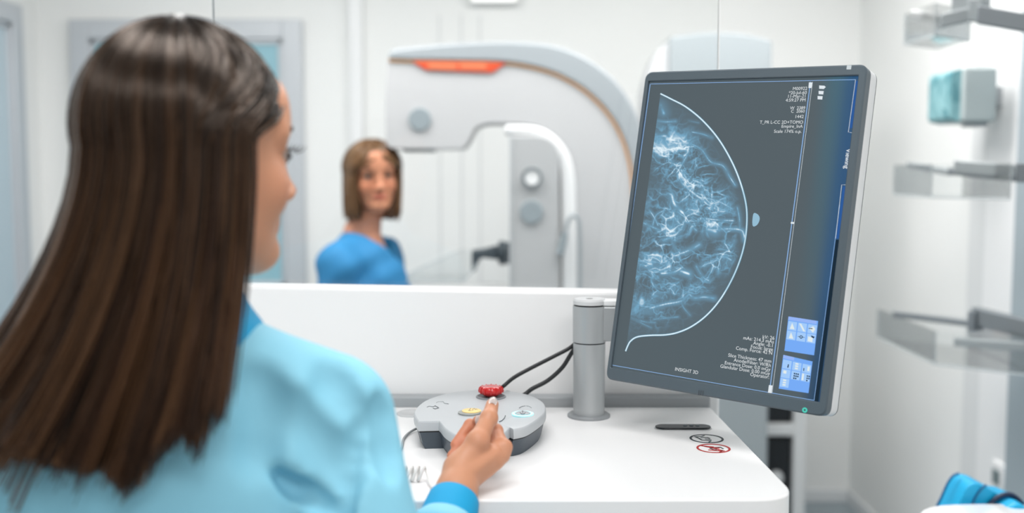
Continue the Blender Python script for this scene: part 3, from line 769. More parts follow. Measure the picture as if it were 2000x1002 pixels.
letters((('1442', (1570, 228), .0072), ('T_PR L-CC 2D+TOMO', (1569, 239), .0072), ('Empire_InA', (1568, 247), .0072), ('Scale 174% o.p.', (1566, 257), .0072)))
letters((('kV: 26', (1513, 661), .0076), ('mAs: 214.3 mAs', (1512, 668), .0076), ('Angle: -0.1', (1511, 675.5), .0076), ('Focus: large', (1510, 683), .0076), ('Comp. Force: 42 N', (1509, 690), .0076)))
letters((('Slice Thickness: 47 mm', (1507, 706), .0076), ('Anode/Filter: W/Rh', (1506, 714), .0076), ('Entrance Dose: 0.0 mGy', (1505, 722), .0076), ('Glandular Dose: 0.00 mGy', (1504, 730), .0076), ('Operator:', (1503, 737), .0076)))
letters((('INSIGHT 3D', (1341, 724.5), .0078),), align='CENTER')
letters((('Viewing', (1655, 310), .0095),), rot=-math.pi / 2, align='CENTER', bold=.0001)
# tool palettes
def bil(c, u, v):
    a, b, c_, d = [Vector((q[0], q[1], 0)) for q in c]      # tl tr br bl
    p = (a * (1 - u) + b * u) * (1 - v) + (d * (1 - u) + c_ * u) * v
    return (p.x, p.y)
def palette(c, ncol, rows, icons, tab, dark):
    bm = bmesh.new(); flat(bm, c, .0055)
    pal = link('tool_palette', bm, emat('ui_palette', (120, 172, 246), 1), scr, smooth=False)
    bm = bmesh.new(); flat(bm, [bil(c, 0, 0), bil(c, tab, 0), bil(c, tab, .1), bil(c, 0, .1)], .0054); link('palette_tab', bm, emat('ui_tab', (150, 182, 246), 1), scr, smooth=False)
    bmA, bmB, bmC, bmD = bmesh.new(), bmesh.new(), bmesh.new(), bmesh.new()
    k = 0
    for r in range(rows):
        for q in range(ncol):
            if k >= icons: break
            u0, u1 = q / ncol + .02, (q + 1) / ncol - .02; v0, v1 = .13 + r * .275, .13 + (r + 1) * .275 - .02
            flat(bmA, [bil(c, u0, v0), bil(c, u1, v0), bil(c, u1, v1), bil(c, u0, v1)], .0054)
            um, vm = (u0 + u1) / 2, (v0 + v1) / 2; du, dv = (u1 - u0) / 2, (v1 - v0) / 2
            sh = (k + (7 if dark else 0))
            if sh == 0 or sh == 3: flat(bmB, [bil(c, um - du * .1, vm - dv * .7), bil(c, um + du * .6, vm + dv * .7), bil(c, um - du * .5, vm + dv * .7)], .0053)
            elif sh == 1: flat(bmB, [bil(c, um - du * .8, vm - dv * .8), bil(c, um - du * .3, vm - dv * .8), bil(c, um + du * .8, vm + dv * .8), bil(c, um + du * .3, vm + dv * .8)], .0053)
            elif sh == 2: flat(bmB, [bil(c, um - du * .7, vm), bil(c, um + du * .2, vm - dv * .7), bil(c, um + du * .7, vm - dv * .1), bil(c, um + du * .3, vm + dv * .8)], .0053); flat(bmC, [bil(c, um - du * .8, vm - dv * .1), bil(c, um + du * .1, vm - dv * .2), bil(c, um + du * .1, vm), bil(c, um - du * .8, vm + dv * .05)], .0052)
            elif sh == 4:
                flat(bmC, [bil(c, um + du * .38 * math.cos(a), vm + dv * .38 * math.sin(a)) for a in [k2 * math.pi / 5 for k2 in range(10)]], .0053)
                flat(bmA, [bil(c, um + du * .2 * math.cos(a), vm + dv * .2 * math.sin(a)) for a in [k2 * math.pi / 5 for k2 in range(10)]], .0052)
                flat(bmC, [bil(c, um - du * .8, vm - dv * .05), bil(c, um - du * .35, vm - dv * .05), bil(c, um - du * .35, vm + dv * .05), bil(c, um - du * .8, vm + dv * .05)], .0053)
                flat(bmC, [bil(c, um + du * .35, vm - dv * .05), bil(c, um + du * .8, vm - dv * .05), bil(c, um + du * .8, vm + dv * .05), bil(c, um + du * .35, vm + dv * .05)], .0053)
            elif sh == 5: flat(bmB, [bil(c, um - du * .7, vm - dv * .4), bil(c, um + du * .4, vm - dv * .2), bil(c, um + du * .4, vm + dv * .8), bil(c, um - du * .7, vm + dv * .7)], .0053); flat(bmC, [bil(c, um - du * .1, vm - dv * .7), bil(c, um + du * .8, vm - dv * .5), bil(c, um + du * .6, vm - dv * .1), bil(c, um + du * .1, vm - dv * .3)], .0052)
            elif sh in (7,): flat(bmC, [bil(c, um + du * .2, vm - dv * .1), bil(c, um + du * .45, vm - dv * .1), bil(c, um + du * .4, vm + dv * .7), bil(c, um + du * .15, vm + dv * .7)], .0053)
            elif sh in (8, 13): 
                for w in range(3): flat(bmB, [bil(c, um - du * .4, vm - dv * (.8 - w * .55)), bil(c, um + du * .3, vm - dv * (.8 - w * .55)), bil(c, um + du * .3, vm - dv * (.45 - w * .55)), bil(c, um - du * .4, vm - dv * (.45 - w * .55))], .0053)
            elif sh == 9: flat(bmC, [bil(c, um - du * .7, vm), bil(c, um - du * .5, vm), bil(c, um - du * .5, vm + dv * .7), bil(c, um - du * .7, vm + dv * .7)], .0053); flat(bmB, [bil(c, um + du * .2, vm - dv * .6), bil(c, um + du * .7, vm - dv * .6), bil(c, um + du * .7, vm + dv * .5), bil(c, um + du * .2, vm + dv * .5)], .0053)
            elif sh == 10: flat(bmB, [bil(c, um - du * .6, vm - dv * .7), bil(c, um + du * .1, vm - dv * .7), bil(c, um + du * .1, vm), bil(c, um - du * .6, vm)], .0053)
            elif sh in (11, 12):
                for w in range(3):
                    for h in range(2 if w > 1 else 3):
                        uu, v2 = um - du * .45 + du * .42 * w, vm - dv * .6 + dv * .55 * h
                        if sh == 12: uu += du * .3
                        if sh == 12 and w == 0: flat(bmB, [bil(c, um - du * .8, vm - dv * .8), bil(c, um - du * .4, vm - dv * .8), bil(c, um - du * .4, vm + dv * .8), bil(c, um - du * .8, vm + dv * .8)], .0053); break
                        flat(bmC, [bil(c, uu, v2), bil(c, uu + du * .3, v2), bil(c, uu + du * .3, v2 + dv * .36), bil(c, uu, v2 + dv * .36)], .0052)
            k += 1
    link('palette_key', bmA, emat('ui_key', (164, 204, 250), 1), scr, smooth=False); bmD.free()
    link('palette_icon', bmB, emat('ui_icon', (226, 236, 236), 1), scr, smooth=False)
    link('palette_icon', bmC, emat('ui_icon_dark', (30, 48, 72), 1), scr, smooth=False)
palette([(1540, 618), (1598, 627), (1590, 694), (1532, 685)], 3, 2, 6, .95, False)
palette([(1530, 693), (1587, 706), (1579, 768), (1521, 759)], 3, 3, 7, .38, True)
# bezel details
bm = bmesh.new(); flat(bm, [(1657, 130), (1666, 130), (1665, 138), (1656, 138)], -.0004); link('bezel_sticker', bm, mat('sticker_silver', (190, 198, 202), .4), mon, smooth=False)
bm = bmesh.new()
for x in (1369, 1373, 1377): strip(bm, [(x, 762.5 + (x - 1369) * .1), (x - 1, 772)], .0016, -.0003)
link('bezel_emblem', bm, charcoal, mon, smooth=False)
q = S(1572, 801, 0)
Ml = MM @ T((q.x, 0, q.z)) @ Matrix.Rotation(math.pi / 2, 4, 'X')
link('power_light', lathe([(.0014, -.0004), (.0034, -.0004), (.0034, .0008), (.0014, .0008), (.0014, -.0004)], 24, Ml), mat('teal_light', (60, 150, 140), .4, emit=(70, 205, 180), es=.5), mon)
# ------------------------------------------------------------------ mammography machine
YM = 3.45
def pm(pts, Y=YM): return [P(a, b, Y) for a, b in pts]
mc = thing('mammography_machine', 'large light grey mammography machine with an orange name plate behind the glass', 'medical machine', P(1200, 560, YM + .15) * 1.0)
mc.location.z = 0; ORG[mc] = Vector(mc.location)
m_face = mat('machine_face', (188, 189, 190), .5); m_band = mat('machine_band', (154, 161, 165), .45); m_col = mat('machine_column', (176, 178, 179), .5); m_disc = mat('machine_disc', (140, 151, 156), .5)
band_in = [(757, 116), (800, 117.5), (900, 119), (990, 122), (1060, 135), (1110, 155), (1155, 185), (1195, 228), (1222, 280), (1236, 340), (1241, 420), (1242, 620)]
outer = [(1268, 620), (1268, 420), (1266, 340), (1258, 270), (1238, 210), (1205, 160), (1160, 122), (1110, 97), (1060, 85), (980, 81), (880, 85), (800, 92), (768, 96), (759, 104)]
inner = [(1128, 620), (1126, 400), (1121, 328), (1105, 288), (1075, 258), (1040, 244), (985, 240), (948, 241), (928, 250), (919, 268), (906, 287), (890, 290), (780, 290), (762, 287), (754, 272), (753, 200)]
def sm(a, n=4): return [(v.x, v.y) for v in catmull([Vector((x, y, 0)) for x, y in a], n)]
face = sm(band_in) + sm(inner)
link('arm_body', prism(pm(face), (0, .24, 0)), m_face, mc, bevel=.018, seg=4, ang=60)
link('arm_shell', prism(pm(sm(band_in) + sm(outer), YM - .012), (0, .27, 0)), m_band, mc, bevel=.012, seg=3, ang=60)
trim = [(760, 118), (800, 119.5), (900, 121), (990, 124), (1060, 137), (1109, 157), (1153, 187), (1192, 229), (1219, 281), (1233, 341), (1238, 420), (1239, 560)]
link('trim_line', tube(pm(sm(trim), YM - .004), .0034, 8), mat('trim_orange', (226, 160, 84), .5), mc)
lab = link('name_plate', prism(pm([(803, 119), (990, 122), (962, 142), (832, 137)], YM - .008), (0, .010, 0)), orange, mc, bevel=.002)
lab['label'] = 'orange name plate'
for a, b in ((836, 892), (898, 950)):
    link('plate_lettering', prism(pm([(a, 123.5), (b, 124.6), (b, 135.5), (a, 134)], YM - .0095), (0, .002, 0)), orange_lt, lab)
def disc(name, px, py, rpx, Y, m, hole=0, th=.008, parent=mc):
    c = P(px, py, Y); r = rpx * Y / F
    Mx = T(c) @ Matrix.Rotation(math.pi / 2, 4, 'X')
    pr = [(r * hole, 0), (r, 0), (r, th * .6), (r * .95, th), (r * hole + .001, th), (r * hole, 0)] if hole else [(0, 0), (r, 0), (r, th * .6), (r * .94, th), (0, th)]
    return link(name, lathe(pr, 40, Mx), m, parent)
disc('round_mark', 820, 233, 22, YM, m_disc)
link('collimator', prism(pm([(786, 288), (846, 288), (846, 296), (786, 296)], YM + .04), (0, .14, 0)), mat('collimator_grey', (120, 132, 136), .5), mc, bevel=.004)
# white inner rail and the column panel
yi = YM - .006
wo = [(1128, 620), (1126, 400), (1121, 328), (1105, 288), (1075, 258), (1040, 245), (985, 243)]
wi = [(985, 262), (1040, 264), (1066, 274), (1084, 296), (1093, 330), (1096, 400), (1097, 620)]
link('inner_rail', prism(pm(sm(wo) + sm(wi), yi), (0, .16, 0)), white_pl, mc, bevel=.012, seg=3, ang=60)
yc = YM - .03
cpan = roundpoly([P(998, 700, yc), P(1092, 700, yc), P(1092, 264, yc), P(998, 264, yc)], [.01, .02, .09, .01], 10)
link('column_panel', prism(cpan, (0, .20, 0)), m_col, mc, bevel=.008, seg=3, ang=60)
link('column_edge', prism(pm([(995, 262), (1001, 262), (1001, 700), (995, 700)], yc - .004), (0, .03, 0)), mat('edge_grey', (176, 180, 182), .5), mc, bevel=.002)
disc('dial_ring', 1039, 347, 20.5, yc, mat('dial_dark', (118, 126, 130), .45), hole=.70, th=.014)
disc('dial_face', 1039, 347, 15, yc, white_pl, th=.010)
disc('round_mark', 1038, 414, 23, yc, m_disc)
# compression paddle and its mount
mdk = mat('mount_dark', (48, 62, 70), .5)
ym = YM + .02
bm = bmesh.new()
add_prism(bm, pm([(921, 490), (945, 487), (972, 480), (972, 508), (945, 504), (937, 506), (933, 516), (927, 532), (921, 530)], ym), (0, .06, 0))
link('paddle_mount', bm, mdk, mc, bevel=.006)
c = P(983, 494, ym + .03); r = 24 * ym / F
link('mount_knob', lathe([(0, -.024), (r * .55, -.024), (r * .6, -.018), (r, -.014), (r, .004), (r * .7, .010), (r * .7, .034), (0, .034)], 32, T(c) @ Matrix.Rotation(math.pi / 2, 4, 'Y')), mdk, mc)
link('mount_bracket', prism(pm([(985, 474), (1000, 474), (1000, 516), (985, 516)], ym), (0, .06, 0)), mat('mount_grey', (92, 102, 108), .5), mc, bevel=.004)
# clear paddle: thin-walled tray
Z1 = P(905, 545, ym).z
q = pm([(793, 540), (905, 545), (918, 530), (920, 492), (900, 488), (793, 530)], ym)
bm = bmesh.new()
add_prism(bm, pm([(795, 546), (905, 546), (905, 551), (795, 551)], ym), (0, .22, 0))
add_prism(bm, pm([(795, 535), (905, 487), (921, 487), (921, 530), (908, 547), (795, 547)], ym), (0, .003, 0))
add_prism(bm, pm([(795, 535), (905, 487), (921, 487), (921, 530), (908, 547), (795, 547)], ym + .22), (0, .003, 0))
link('compression_paddle', bm, acrylic, mc, smooth=False)
bm = bmesh.new()
add_tube(bm, pm([(795, 536), (850, 511), (905, 487)], ym), .0022, 6); add_tube(bm, pm([(795, 549), (905, 549), (921, 531), (930, 515)], ym), .003, 6)
link('paddle_rim', bm, mat('rim_pale', (176, 184, 186), .4), mc)
link('support_table', prism(pm([(780, 566), (1000, 566), (1000, 590), (780, 584)], YM + .02), (0, .24, 0)), white_pl, mc, bevel=.006)
# cable loop and hand grip on the column
link('hose', tube(catmull(pm([(1096, 500), (1101, 478), (1106, 448), (1112, 428), (1121, 421), (1129, 428), (1132, 450), (1133, 500), (1132, 620)], YM - .04), 6), .0065, 8), mat('hose_grey', (150, 158, 162), .5), mc)
link('hose_grip', tube(pm([(1093, 496), (1098, 480), (1103, 456)], YM - .04), .012, 10), m_disc, mc)
# stand column behind, down to the floor
ys_ = YM + .30
tp = [(1309, 72), (1335, 68), (1370, 64), (1408, 63), (1445, 65), (1480, 71), (1509, 80)]
colp = [P(a, b, ys_) for a, b in sm(tp)]
b0, b1 = P(1509, 500, ys_).x, P(1309, 500, ys_).x
link('stand_column', prism(colp + [Vector((b0, ys_, .06)), Vector((b1, ys_, .06))], (0, .24, 0)), mat('stand_grey', (158, 166, 169), .5), mc, bevel=.008, seg=3, ang=50)
side = [P(a, b, ys_ + .03) for a, b in sm([(1258, 180), (1264, 150), (1276, 118), (1290, 94), (1309, 78)])]
link('stand_side_cover', prism(side + [Vector((b1, ys_ + .03, .06)), Vector((P(1258, 180, ys_ + .03).x, ys_ + .03, .06))], (0, .18, 0)), mat('stand_cover', (206, 207, 208), .5), mc, bevel=.006, ang=50)
h = P(1255, 420, YM + .1)
link('arm_hub', lathe([(0, 0), (.15, 0), (.16, .01), (.16, .10), (0, .10)], 40, T((h.x, YM + .21, h.z)) @ Matrix.Rotation(-math.pi / 2, 4, 'X')), m_band, mc)
link('base_plate', prism(roundpoly([(b1 - .35, ys_ - .35, 0), (b0 + .02, ys_ - .35, 0), (b0 + .02, ys_ + .27, 0), (b1 - .35, ys_ + .27, 0)], .06), (0, 0, .06)), grey_md, mc, bevel=.01)
# ------------------------------------------------------------------ right side: wall post, boxes, clear trays, chair
XW = XR
def RW(px, py):
    """point of the right wall plane under a pixel"""
    d = ray(px, py); k = XW / d.x; return Vector((XW, d.y * k, CZ + d.z * k))
# pilaster (flat trunking up the right wall)
y0, y1 = RW(1988, 500).y, RW(1928, 500).y
xd = .012
link('trim_3', box((XW - xd, y0, 0), (XW, y1 , ZC)), white_pl, kind=ST, bevel=.004)
yg = RW(1893, 500).y
link('trim_4', box((XW - .006, y1 + .001, 0), (XW, yg, ZC)), mat('trim_pale', (222, 224, 224), .5), kind=ST, bevel=.003)
# door on the right wall, next to the trunking (grey recess at the edge of the photograph)
bm = bmesh.new(); add_box(bm, (XW - .018, y0 - .9, 0), (XW - .0005, y0 - .004, 2.2))
link('door_3', bm, mat('door_blue_grey', (158, 170, 176), .5), kind=ST, bevel=.003)
# wall socket on the trunking side
sck = P(1968, 930, RW(1968, 500).y - .03)
t = thing('wall_socket', 'small white socket box low on the trunking at the right edge', 'socket', sck)
link('socket_body', box((sck.x - .035, sck.y - .04, sck.z - .05), (sck.x + .012, sck.y + .04, sck.z + .045)), white_pl, t, bevel=.006)
link('socket_face', box((sck.x - .040, sck.y - .022, sck.z - .025), (sck.x - .034, sck.y + .022, sck.z + .02)), mat('socket_dark', (112, 126, 128), .5), t, bevel=.002)

# grey wall box with teal end
yb0 = 3.13
c0, c1 = P(1882, 130, yb0), P(1946, 238, yb0)
gb_ = thing('glove_box', 'grey wall box with a teal patterned end on the right wall', 'box', ((c0.x + XW) / 2, yb0 + .09, c1.z))
bmain = roundpoly([Vector((c0.x, yb0, c1.z)), Vector((c1.x, yb0, c1.z)), Vector((c1.x, yb0, c0.z)), Vector((c0.x, yb0, c0.z))], .014)
link('box_body', prism(bmain, (0, .20, 0)), mat('box_grey', (178, 188, 188), .5), gb_, bevel=.008)
e0 = P(1857, 140, yb0 + .02)
endp = roundpoly([Vector((e0.x, yb0 + .012, c1.z + .006)), Vector((c0.x + .004, yb0 + .012, c1.z + .002)), Vector((c0.x + .004, yb0 + .012, c0.z - .004)), Vector((e0.x, yb0 + .012, c0.z - .012))], [.03, .002, .002, .03], 6)
m = mat('teal_print', (120, 172, 178), .5)
nt = m.node_tree; b = nt.nodes['Principled BSDF']
tc = nt.nodes.new('ShaderNodeTexCoord'); vo = nt.nodes.new('ShaderNodeTexVoronoi'); vo.inputs['Scale'].default_value = 34
rp = nt.nodes.new('ShaderNodeValToRGB'); rp.color_ramp.elements[0].color = (*lin((70, 132, 142)), 1); rp.color_ramp.elements[1].color = (*lin((150, 196, 200)), 1)
nt.links.new(tc.outputs['Object'], vo.inputs['Vector']); nt.links.new(vo.outputs['Color'], rp.inputs[0]); nt.links.new(rp.outputs[0], b.inputs['Base Color'])
link('printed_end', prism(endp, (0, .17, 0)), m, gb_, bevel=.006)
link('box_bracket', box((c1.x - .001, yb0 + .10, c1.z + .05), (XW - .0005, yb0 + .16, c0.z - .05)), grey_md, gb_, bevel=.003)
link('box_spout', box((c1.x - .055, yb0 + .03, c1.z - .012), (c1.x - .01, yb0 + .12, c1.z + .001)), grey_md, gb_, bevel=.003)

# clear trays on metal rails
def tray(label, L, A, R_, H, rails, loc):
    t = thing('clear_tray', label, 'tray', loc, None)
    z = A.z
    L = Vector((L.x, L.y, z)); R_ = Vector((R_.x, R_.y, z)); D = L + R_ - A
    th = .003
    def wall(p, q):
        d = (q - p).normalized(); n = Vector((-d.y, d.x, 0)) * th
        bm = bmesh.new(); add_prism(bm, [p, q, q + n, p + n], (0, 0, H)); return bm
    link('bottom', prism([L, A, R_, D], (0, 0, th)), acrylic, t, smooth=False)
    for p, q in ((L, A), (A, R_), (R_, D), (D, L)): link('side', wall(p, q), acrylic, t, smooth=False)
    bm = bmesh.new()
    add_tube(bm, [L, A, R_], .0028, 6); add_tube(bm, [A, A + Vector((0, 0, H))], .0016, 6); add_tube(bm, [L, L + Vector((0, 0, H))], .0016, 6); add_tube(bm, [R_, R_ + Vector((0, 0, H))], .0016, 6)
    link('moulded_edge', bm, mat('acrylic_edge', (186, 192, 193), .3), t)
    for nm, a, b, w, hgt, mm in rails:
        d = (b - a); u = Vector((d.x, d.y, 0)).normalized(); nrm = Vector((-u.y, u.x, 0)) * w
        link(nm, prism([a - Vector((0, 0, hgt / 2)), b - Vector((0, 0, hgt / 2)), b + nrm - Vector((0, 0, hgt / 2)), a + nrm - Vector((0, 0, hgt / 2))], (0, 0, hgt)), mm, t, bevel=.003)
    return t
rail_l = mat('rail_light', (186, 188, 188), .4, metal=.3); rail_d = mat('rail_steel', (132, 138, 142), .4, metal=.4); rail_m = mat('rail_mid', (160, 166, 168), .4, metal=.3)
A = P(1825, 69, 2.75); L = P(1766, 89, 2.95); R_ = P(1894, 81, 2.86)
tray('clear tray at the top right, above the wall box', L, A, R_, .085,
     [('rail', P(1778, 27, 2.86), P(1842, 36, 2.80), .02, .022, rail_l), ('rail', P(1908, 27, 2.62), P(2240, 86, 2.46), .03, .045, rail_d), ('rail_end', P(1838, 40, 2.74), P(1900, 26, 2.72), .03, .036, rail_m), ('bracket', P(1858, 5, 2.76), P(1934, 12, 2.72), .05, .045, rail_m), ('bracket_link', P(1890, 18, 2.72), P(1918, 22, 2.70), .03, .06, rail_m)], A)
A = P(1818, 385, 2.75); L = P(1746, 379, 3.05); R_ = P(1972, 405, 2.55)
tray('long clear tray at right, below the wall box', L, A, R_, .088,
     [('rail', P(1770, 322, 2.98), P(1852, 337, 2.80), .02, .018, rail_m), ('rail', P(1862, 325, 2.72), P(1990, 336, 2.60), .03, .034, rail_m), ('rail', P(1850, 334, 2.75), P(1985, 348, 2.60), .02, .020, rail_d), ('rail', P(1984, 337, 2.56), P(2240, 350, 2.46), .04, .048, rail_d)], A)
A = P(1825, 711, 2.70); L = P(1713, 656, 3.15); R_ = P(2040, 740, 2.52)
tray('lowest and largest clear tray, nearest the cyan cushion', L, A, R_, .088,
     [('rail', P(1742, 614, 3.10), P(1890, 632, 2.86), .02, .018, rail_d), ('rail', P(1896, 617, 2.80), P(2240, 702, 2.46), .03, .050, rail_d), ('rail_end', P(1889, 627, 2.80), P(1902, 627, 2.78), .04, .056, rail_d), ('rail', P(1862, 668, 2.76), P(2050, 682, 2.58), .02, .024, rail_m)], A)

# open grey cart with dark bays behind the desk
yk = 3.95
a, b = P(1488, 790, yk), P(1552, 940, yk)
ct = thing('equipment_cart', 'pale cart with dark open bays behind the desk corner', 'cart', ((a.x + b.x) / 2, yk + .2, 0))
xa, xb = P(1490, 800, yk).x + .014, P(1556, 800, yk).x + .01
zt_, zm0, zm1 = P(1500, 740, yk).z, P(1500, 851, yk).z, P(1500, 828, yk).z
cw = mat('cart_white', (214, 216, 216), .5)
link('frame', box((xb - .02, yk, .05), (xb + .03, yk + .42, zt_)), cw, ct, bevel=.004)
link('side_panel', box((xa - .012, yk + .02, .05), (xa, yk + .42, zt_)), cw, ct, bevel=.003)
link('back_panel', box((xa, yk + .40, .05), (xb - .02, yk + .42, zt_)), charcoal, ct)
link('top', box((xa - .02, yk - .01, zt_), (xb + .04, yk + .43, zt_ + .025)), cw, ct, bevel=.005)
link('shelf', box((xa - .005, yk - .005, zm0), (xb - .0205, yk + .395, zm1)), cw, ct, bevel=.004)
link('shelf', box((xa, yk, .05), (xb - .0205, yk + .395, .09)), cw, ct, bevel=.004)
link('recorder', box((xa + .004, yk + .015, zm1 + .001), (xb - .025, yk + .36, zm1 + .13)), black_pl, ct, bevel=.004)
link('drawer_unit', box((xa + .004, yk + .012, zm0 - .22), (xb - .025, yk + .36, zm0 - .012)), black_pl, ct, bevel=.004)
link('drawer_front', box((xa + .004, yk + .008, .1), (xb - .03, yk + .30, zm0 - .225)), mat('drawer_slate', (40, 58, 66), .4), ct, bevel=.004)
h = P(1515, 932, yk); link('drawer_knob', lathe([(0, 0), (.022, 0), (.028, .012), (.024, .03), (0, .036)], 24, T((h.x, yk + .008, h.z)) @ Matrix.Rotation(math.pi / 2, 4, 'X')), grey_lt, ct)
for x in (xa + .01, xb):
    for y in (yk + .05, yk + .36):
        link('caster', lathe([(0, -.012), (.022, -.012), (.025, -.006), (.025, .006), (.022, .012), (0, .012)], 20, T((x, y, .0255)) @ Matrix.Rotation(math.pi / 2, 4, 'Y')), black_pl, ct)

# examination chair at the lower right: white shell, cyan cushions
yq = 1.98
cyan = mat('cyan_vinyl', (18, 172, 222), .4, noise=.04, nscale=8); navy = mat('navy_piping', (14, 40, 72), .5)
ch = thing('examination_chair', 'white shelled chair with bright cyan cushion at lower right', 'chair', P(1905, 980, yq + .05)); ch.location.z = 0; ORG[ch] = Vector(ch.location)
cu = [(1826, 1000), (1838, 975), (1852, 945), (1862, 930), (1874, 925), (1888, 928), (1905, 937), (1925, 947), (1942, 950), (1962, 958), (1978, 965), (1992, 985), (2008, 1010), (2030, 1240), (1800, 1240)]
link('back_cushion', prism([P(x, y, yq + .07) for x, y in sm(cu)], (0, -.07, 0)), cyan, ch, bevel=.014, seg=4, ang=60)
link('piping', tube([P(x, y, yq + .045) for x, y in sm([(1824, 1000), (1838, 973), (1850, 946), (1861, 930), (1873, 924.5)])], .0028, 8), mat('piping_blue', (20, 104, 150), .5), ch)
link('piping', tube([P(x, y, yq - .001) for x, y in sm([(1896, 995), (1903, 975), (1914, 958), (1926, 947)])], .0026, 8), MATS['piping_blue'], ch)
link('piping', tube([P(x, y, yq - .006) for x, y in sm([(1920, 1000), (1938, 980), (1954, 969), (1970, 966), (1984, 972), (1998, 986), (2012, 1004)])], .0052, 8), navy, ch)
link('front_cushion', prism([P(x, y, yq - .0) for x, y in sm([(1926, 1002), (1942, 982), (1958, 972), (1970, 970), (1984, 977), (1996, 990), (2010, 1012)]) + [(2010, 1040), (1926, 1040)]], (0, -.05, 0)), cyan, ch, bevel=.012, seg=3, ang=60)
ysh = 1.86
shell = sm([(1790, 1012), (1798, 1001), (1808, 994), (1830, 988), (1870, 985), (1930, 984), (2040, 986)]) 
link('arm_shell', prism([P(x, y, ysh + .10) for x, y in shell + [(2040, 1090), (1800, 1100)]], (0, -.10, 0)), mat('gloss_white', (238, 239, 239), .12, coat=.8), ch, bevel=.016, seg=4, ang=60)
cx = ch.location.x + .05
zs = P(1900, 1060, ysh).z
link('seat', prism(roundpoly([Vector((cx - .22, yq - .05, zs - .42)), Vector((cx + .26, yq - .05, zs - .42)), Vector((cx + .26, yq + .42, zs - .42)), Vector((cx - .22, yq + .42, zs - .42))], .06), (0, 0, .10)), cyan, ch, bevel=.02, seg=4)
link('seat_post', lathe([(0, .05), (.05, .05), (.05, zs - .43), (.12, zs - .42), (0, zs - .42)], 32, T((cx, yq + .18, 0))), grey_al, ch)
link('chair_base', lathe([(0, 0), (.26, 0), (.26, .02), (.08, .05), (0, .05)], 40, T((cx, yq + .18, 0))), white_pl, ch)
# ------------------------------------------------------------------ people
skin_m = attrmat('skin_tone', 'tone', .45, spec=.35)
b_ = skin_m.node_tree.nodes['Principled BSDF']
b_.inputs['Subsurface Weight'].default_value = .15; b_.inputs['Subsurface Radius'].default_value = (.010, .004, .002); b_.inputs['Subsurface Scale'].default_value = 1
hair_m = attrmat('hair_strands', 'tone', .25, spec=.55)
hair_m.node_tree.nodes['Principled BSDF'].inputs['Specular Tint'].default_value = (1, .84, .72, 1)
def arr(v): return np.array([v[0], v[1], v[2]], float)
class Head:
    def __init__(s, O, phi, sc_=1.0, tilt=0, roll=0):
        s.O = arr(O); s.s = sc_
        R = (Matrix.Rotation(phi, 3, 'Z') @ Matrix.Rotation(tilt, 3, 'Y') @ Matrix.Rotation(roll, 3, 'X'))
        s.R = np.array(R)
    def w(s, p): return s.O + s.R @ (np.array(p, float) * s.s)
    def loc(s, co): return ((co - s.O) @ s.R) / s.s
def build_head(V, H, neck_to, neck_r=.046):
    k = H.s; M = H.R
    def E(c, R, kk, op='add'): V.ell(H.w(c), [r * k for r in R], M, kk * k, op)
    def C(a, b, ra, rb, kk, op='add'): V.cap(H.w(a), H.w(b), ra * k, rb * k, kk * k, op)
    C((-.022, 0, -.06), (-.035, 0, -.10), .05, .048, .02)
    V.cap(H.w((-.03, 0, -.08)), neck_to, neck_r * k, neck_r * k * 1.08, .02)
    E((-.012, 0, .028), (.097, .077, .089), .02)
    E((.030, 0, -.040), (.056, .060, .074), .03)
    for sy in (-1, 1):
        C((-.005, sy * .052, -.055), (.058, sy * .016, -.103), .017, .014, .03)
        E((.052, sy * .040, -.034), (.026, .022, .026), .02)
        C((.080, sy * .012, .022), (.066, sy * .046, .022), .011, .010, .014)
    E((.072, 0, -.100), (.018, .020, .016), .02)
    E((.070, 0, .050), (.024, .045, .036), .03)
    for sy in (-1, 1):
        E((.098, sy * .033, .001), (.017, .017, .012), .012, 'sub')
        C((.078, sy * .022, .011), (.072, sy * .046, .008), .0055, .0045, .006)
        C((.078, sy * .023, -.010), (.072, sy * .045, -.008), .0045, .004, .006)
    C((.088, 0, .012), (.103, 0, -.036), .0075, .0092, .012)
    E((.105, 0, -.037), (.0105, .0105, .009), .007)
    for sy in (-1, 1): E((.096, sy * .0125, -.041), (.010, .0075, .0075), .006)
    C((.079, -.020, -.065), (.0872, 0, -.0630), .0050, .0065, .008); C((.079, .020, -.065), (.0872, 0, -.0630), .0050, .0065, .008)
    C((.077, -.018, -.074), (.0850, 0, -.0755), .0052, .0072, .008); C((.077, .018, -.074), (.0850, 0, -.0755), .0052, .0072, .008)
    C((.096, -.02, -.0692), (.096, .02, -.0692), .0042, .0042, .003, 'sub')
    for sy in (-1, 1):
        E((-.012, sy * .077, -.012), (.018, .008, .032), .006)
        E((-.006, sy * .086, -.008), (.010, .006, .020), .004, 'sub')
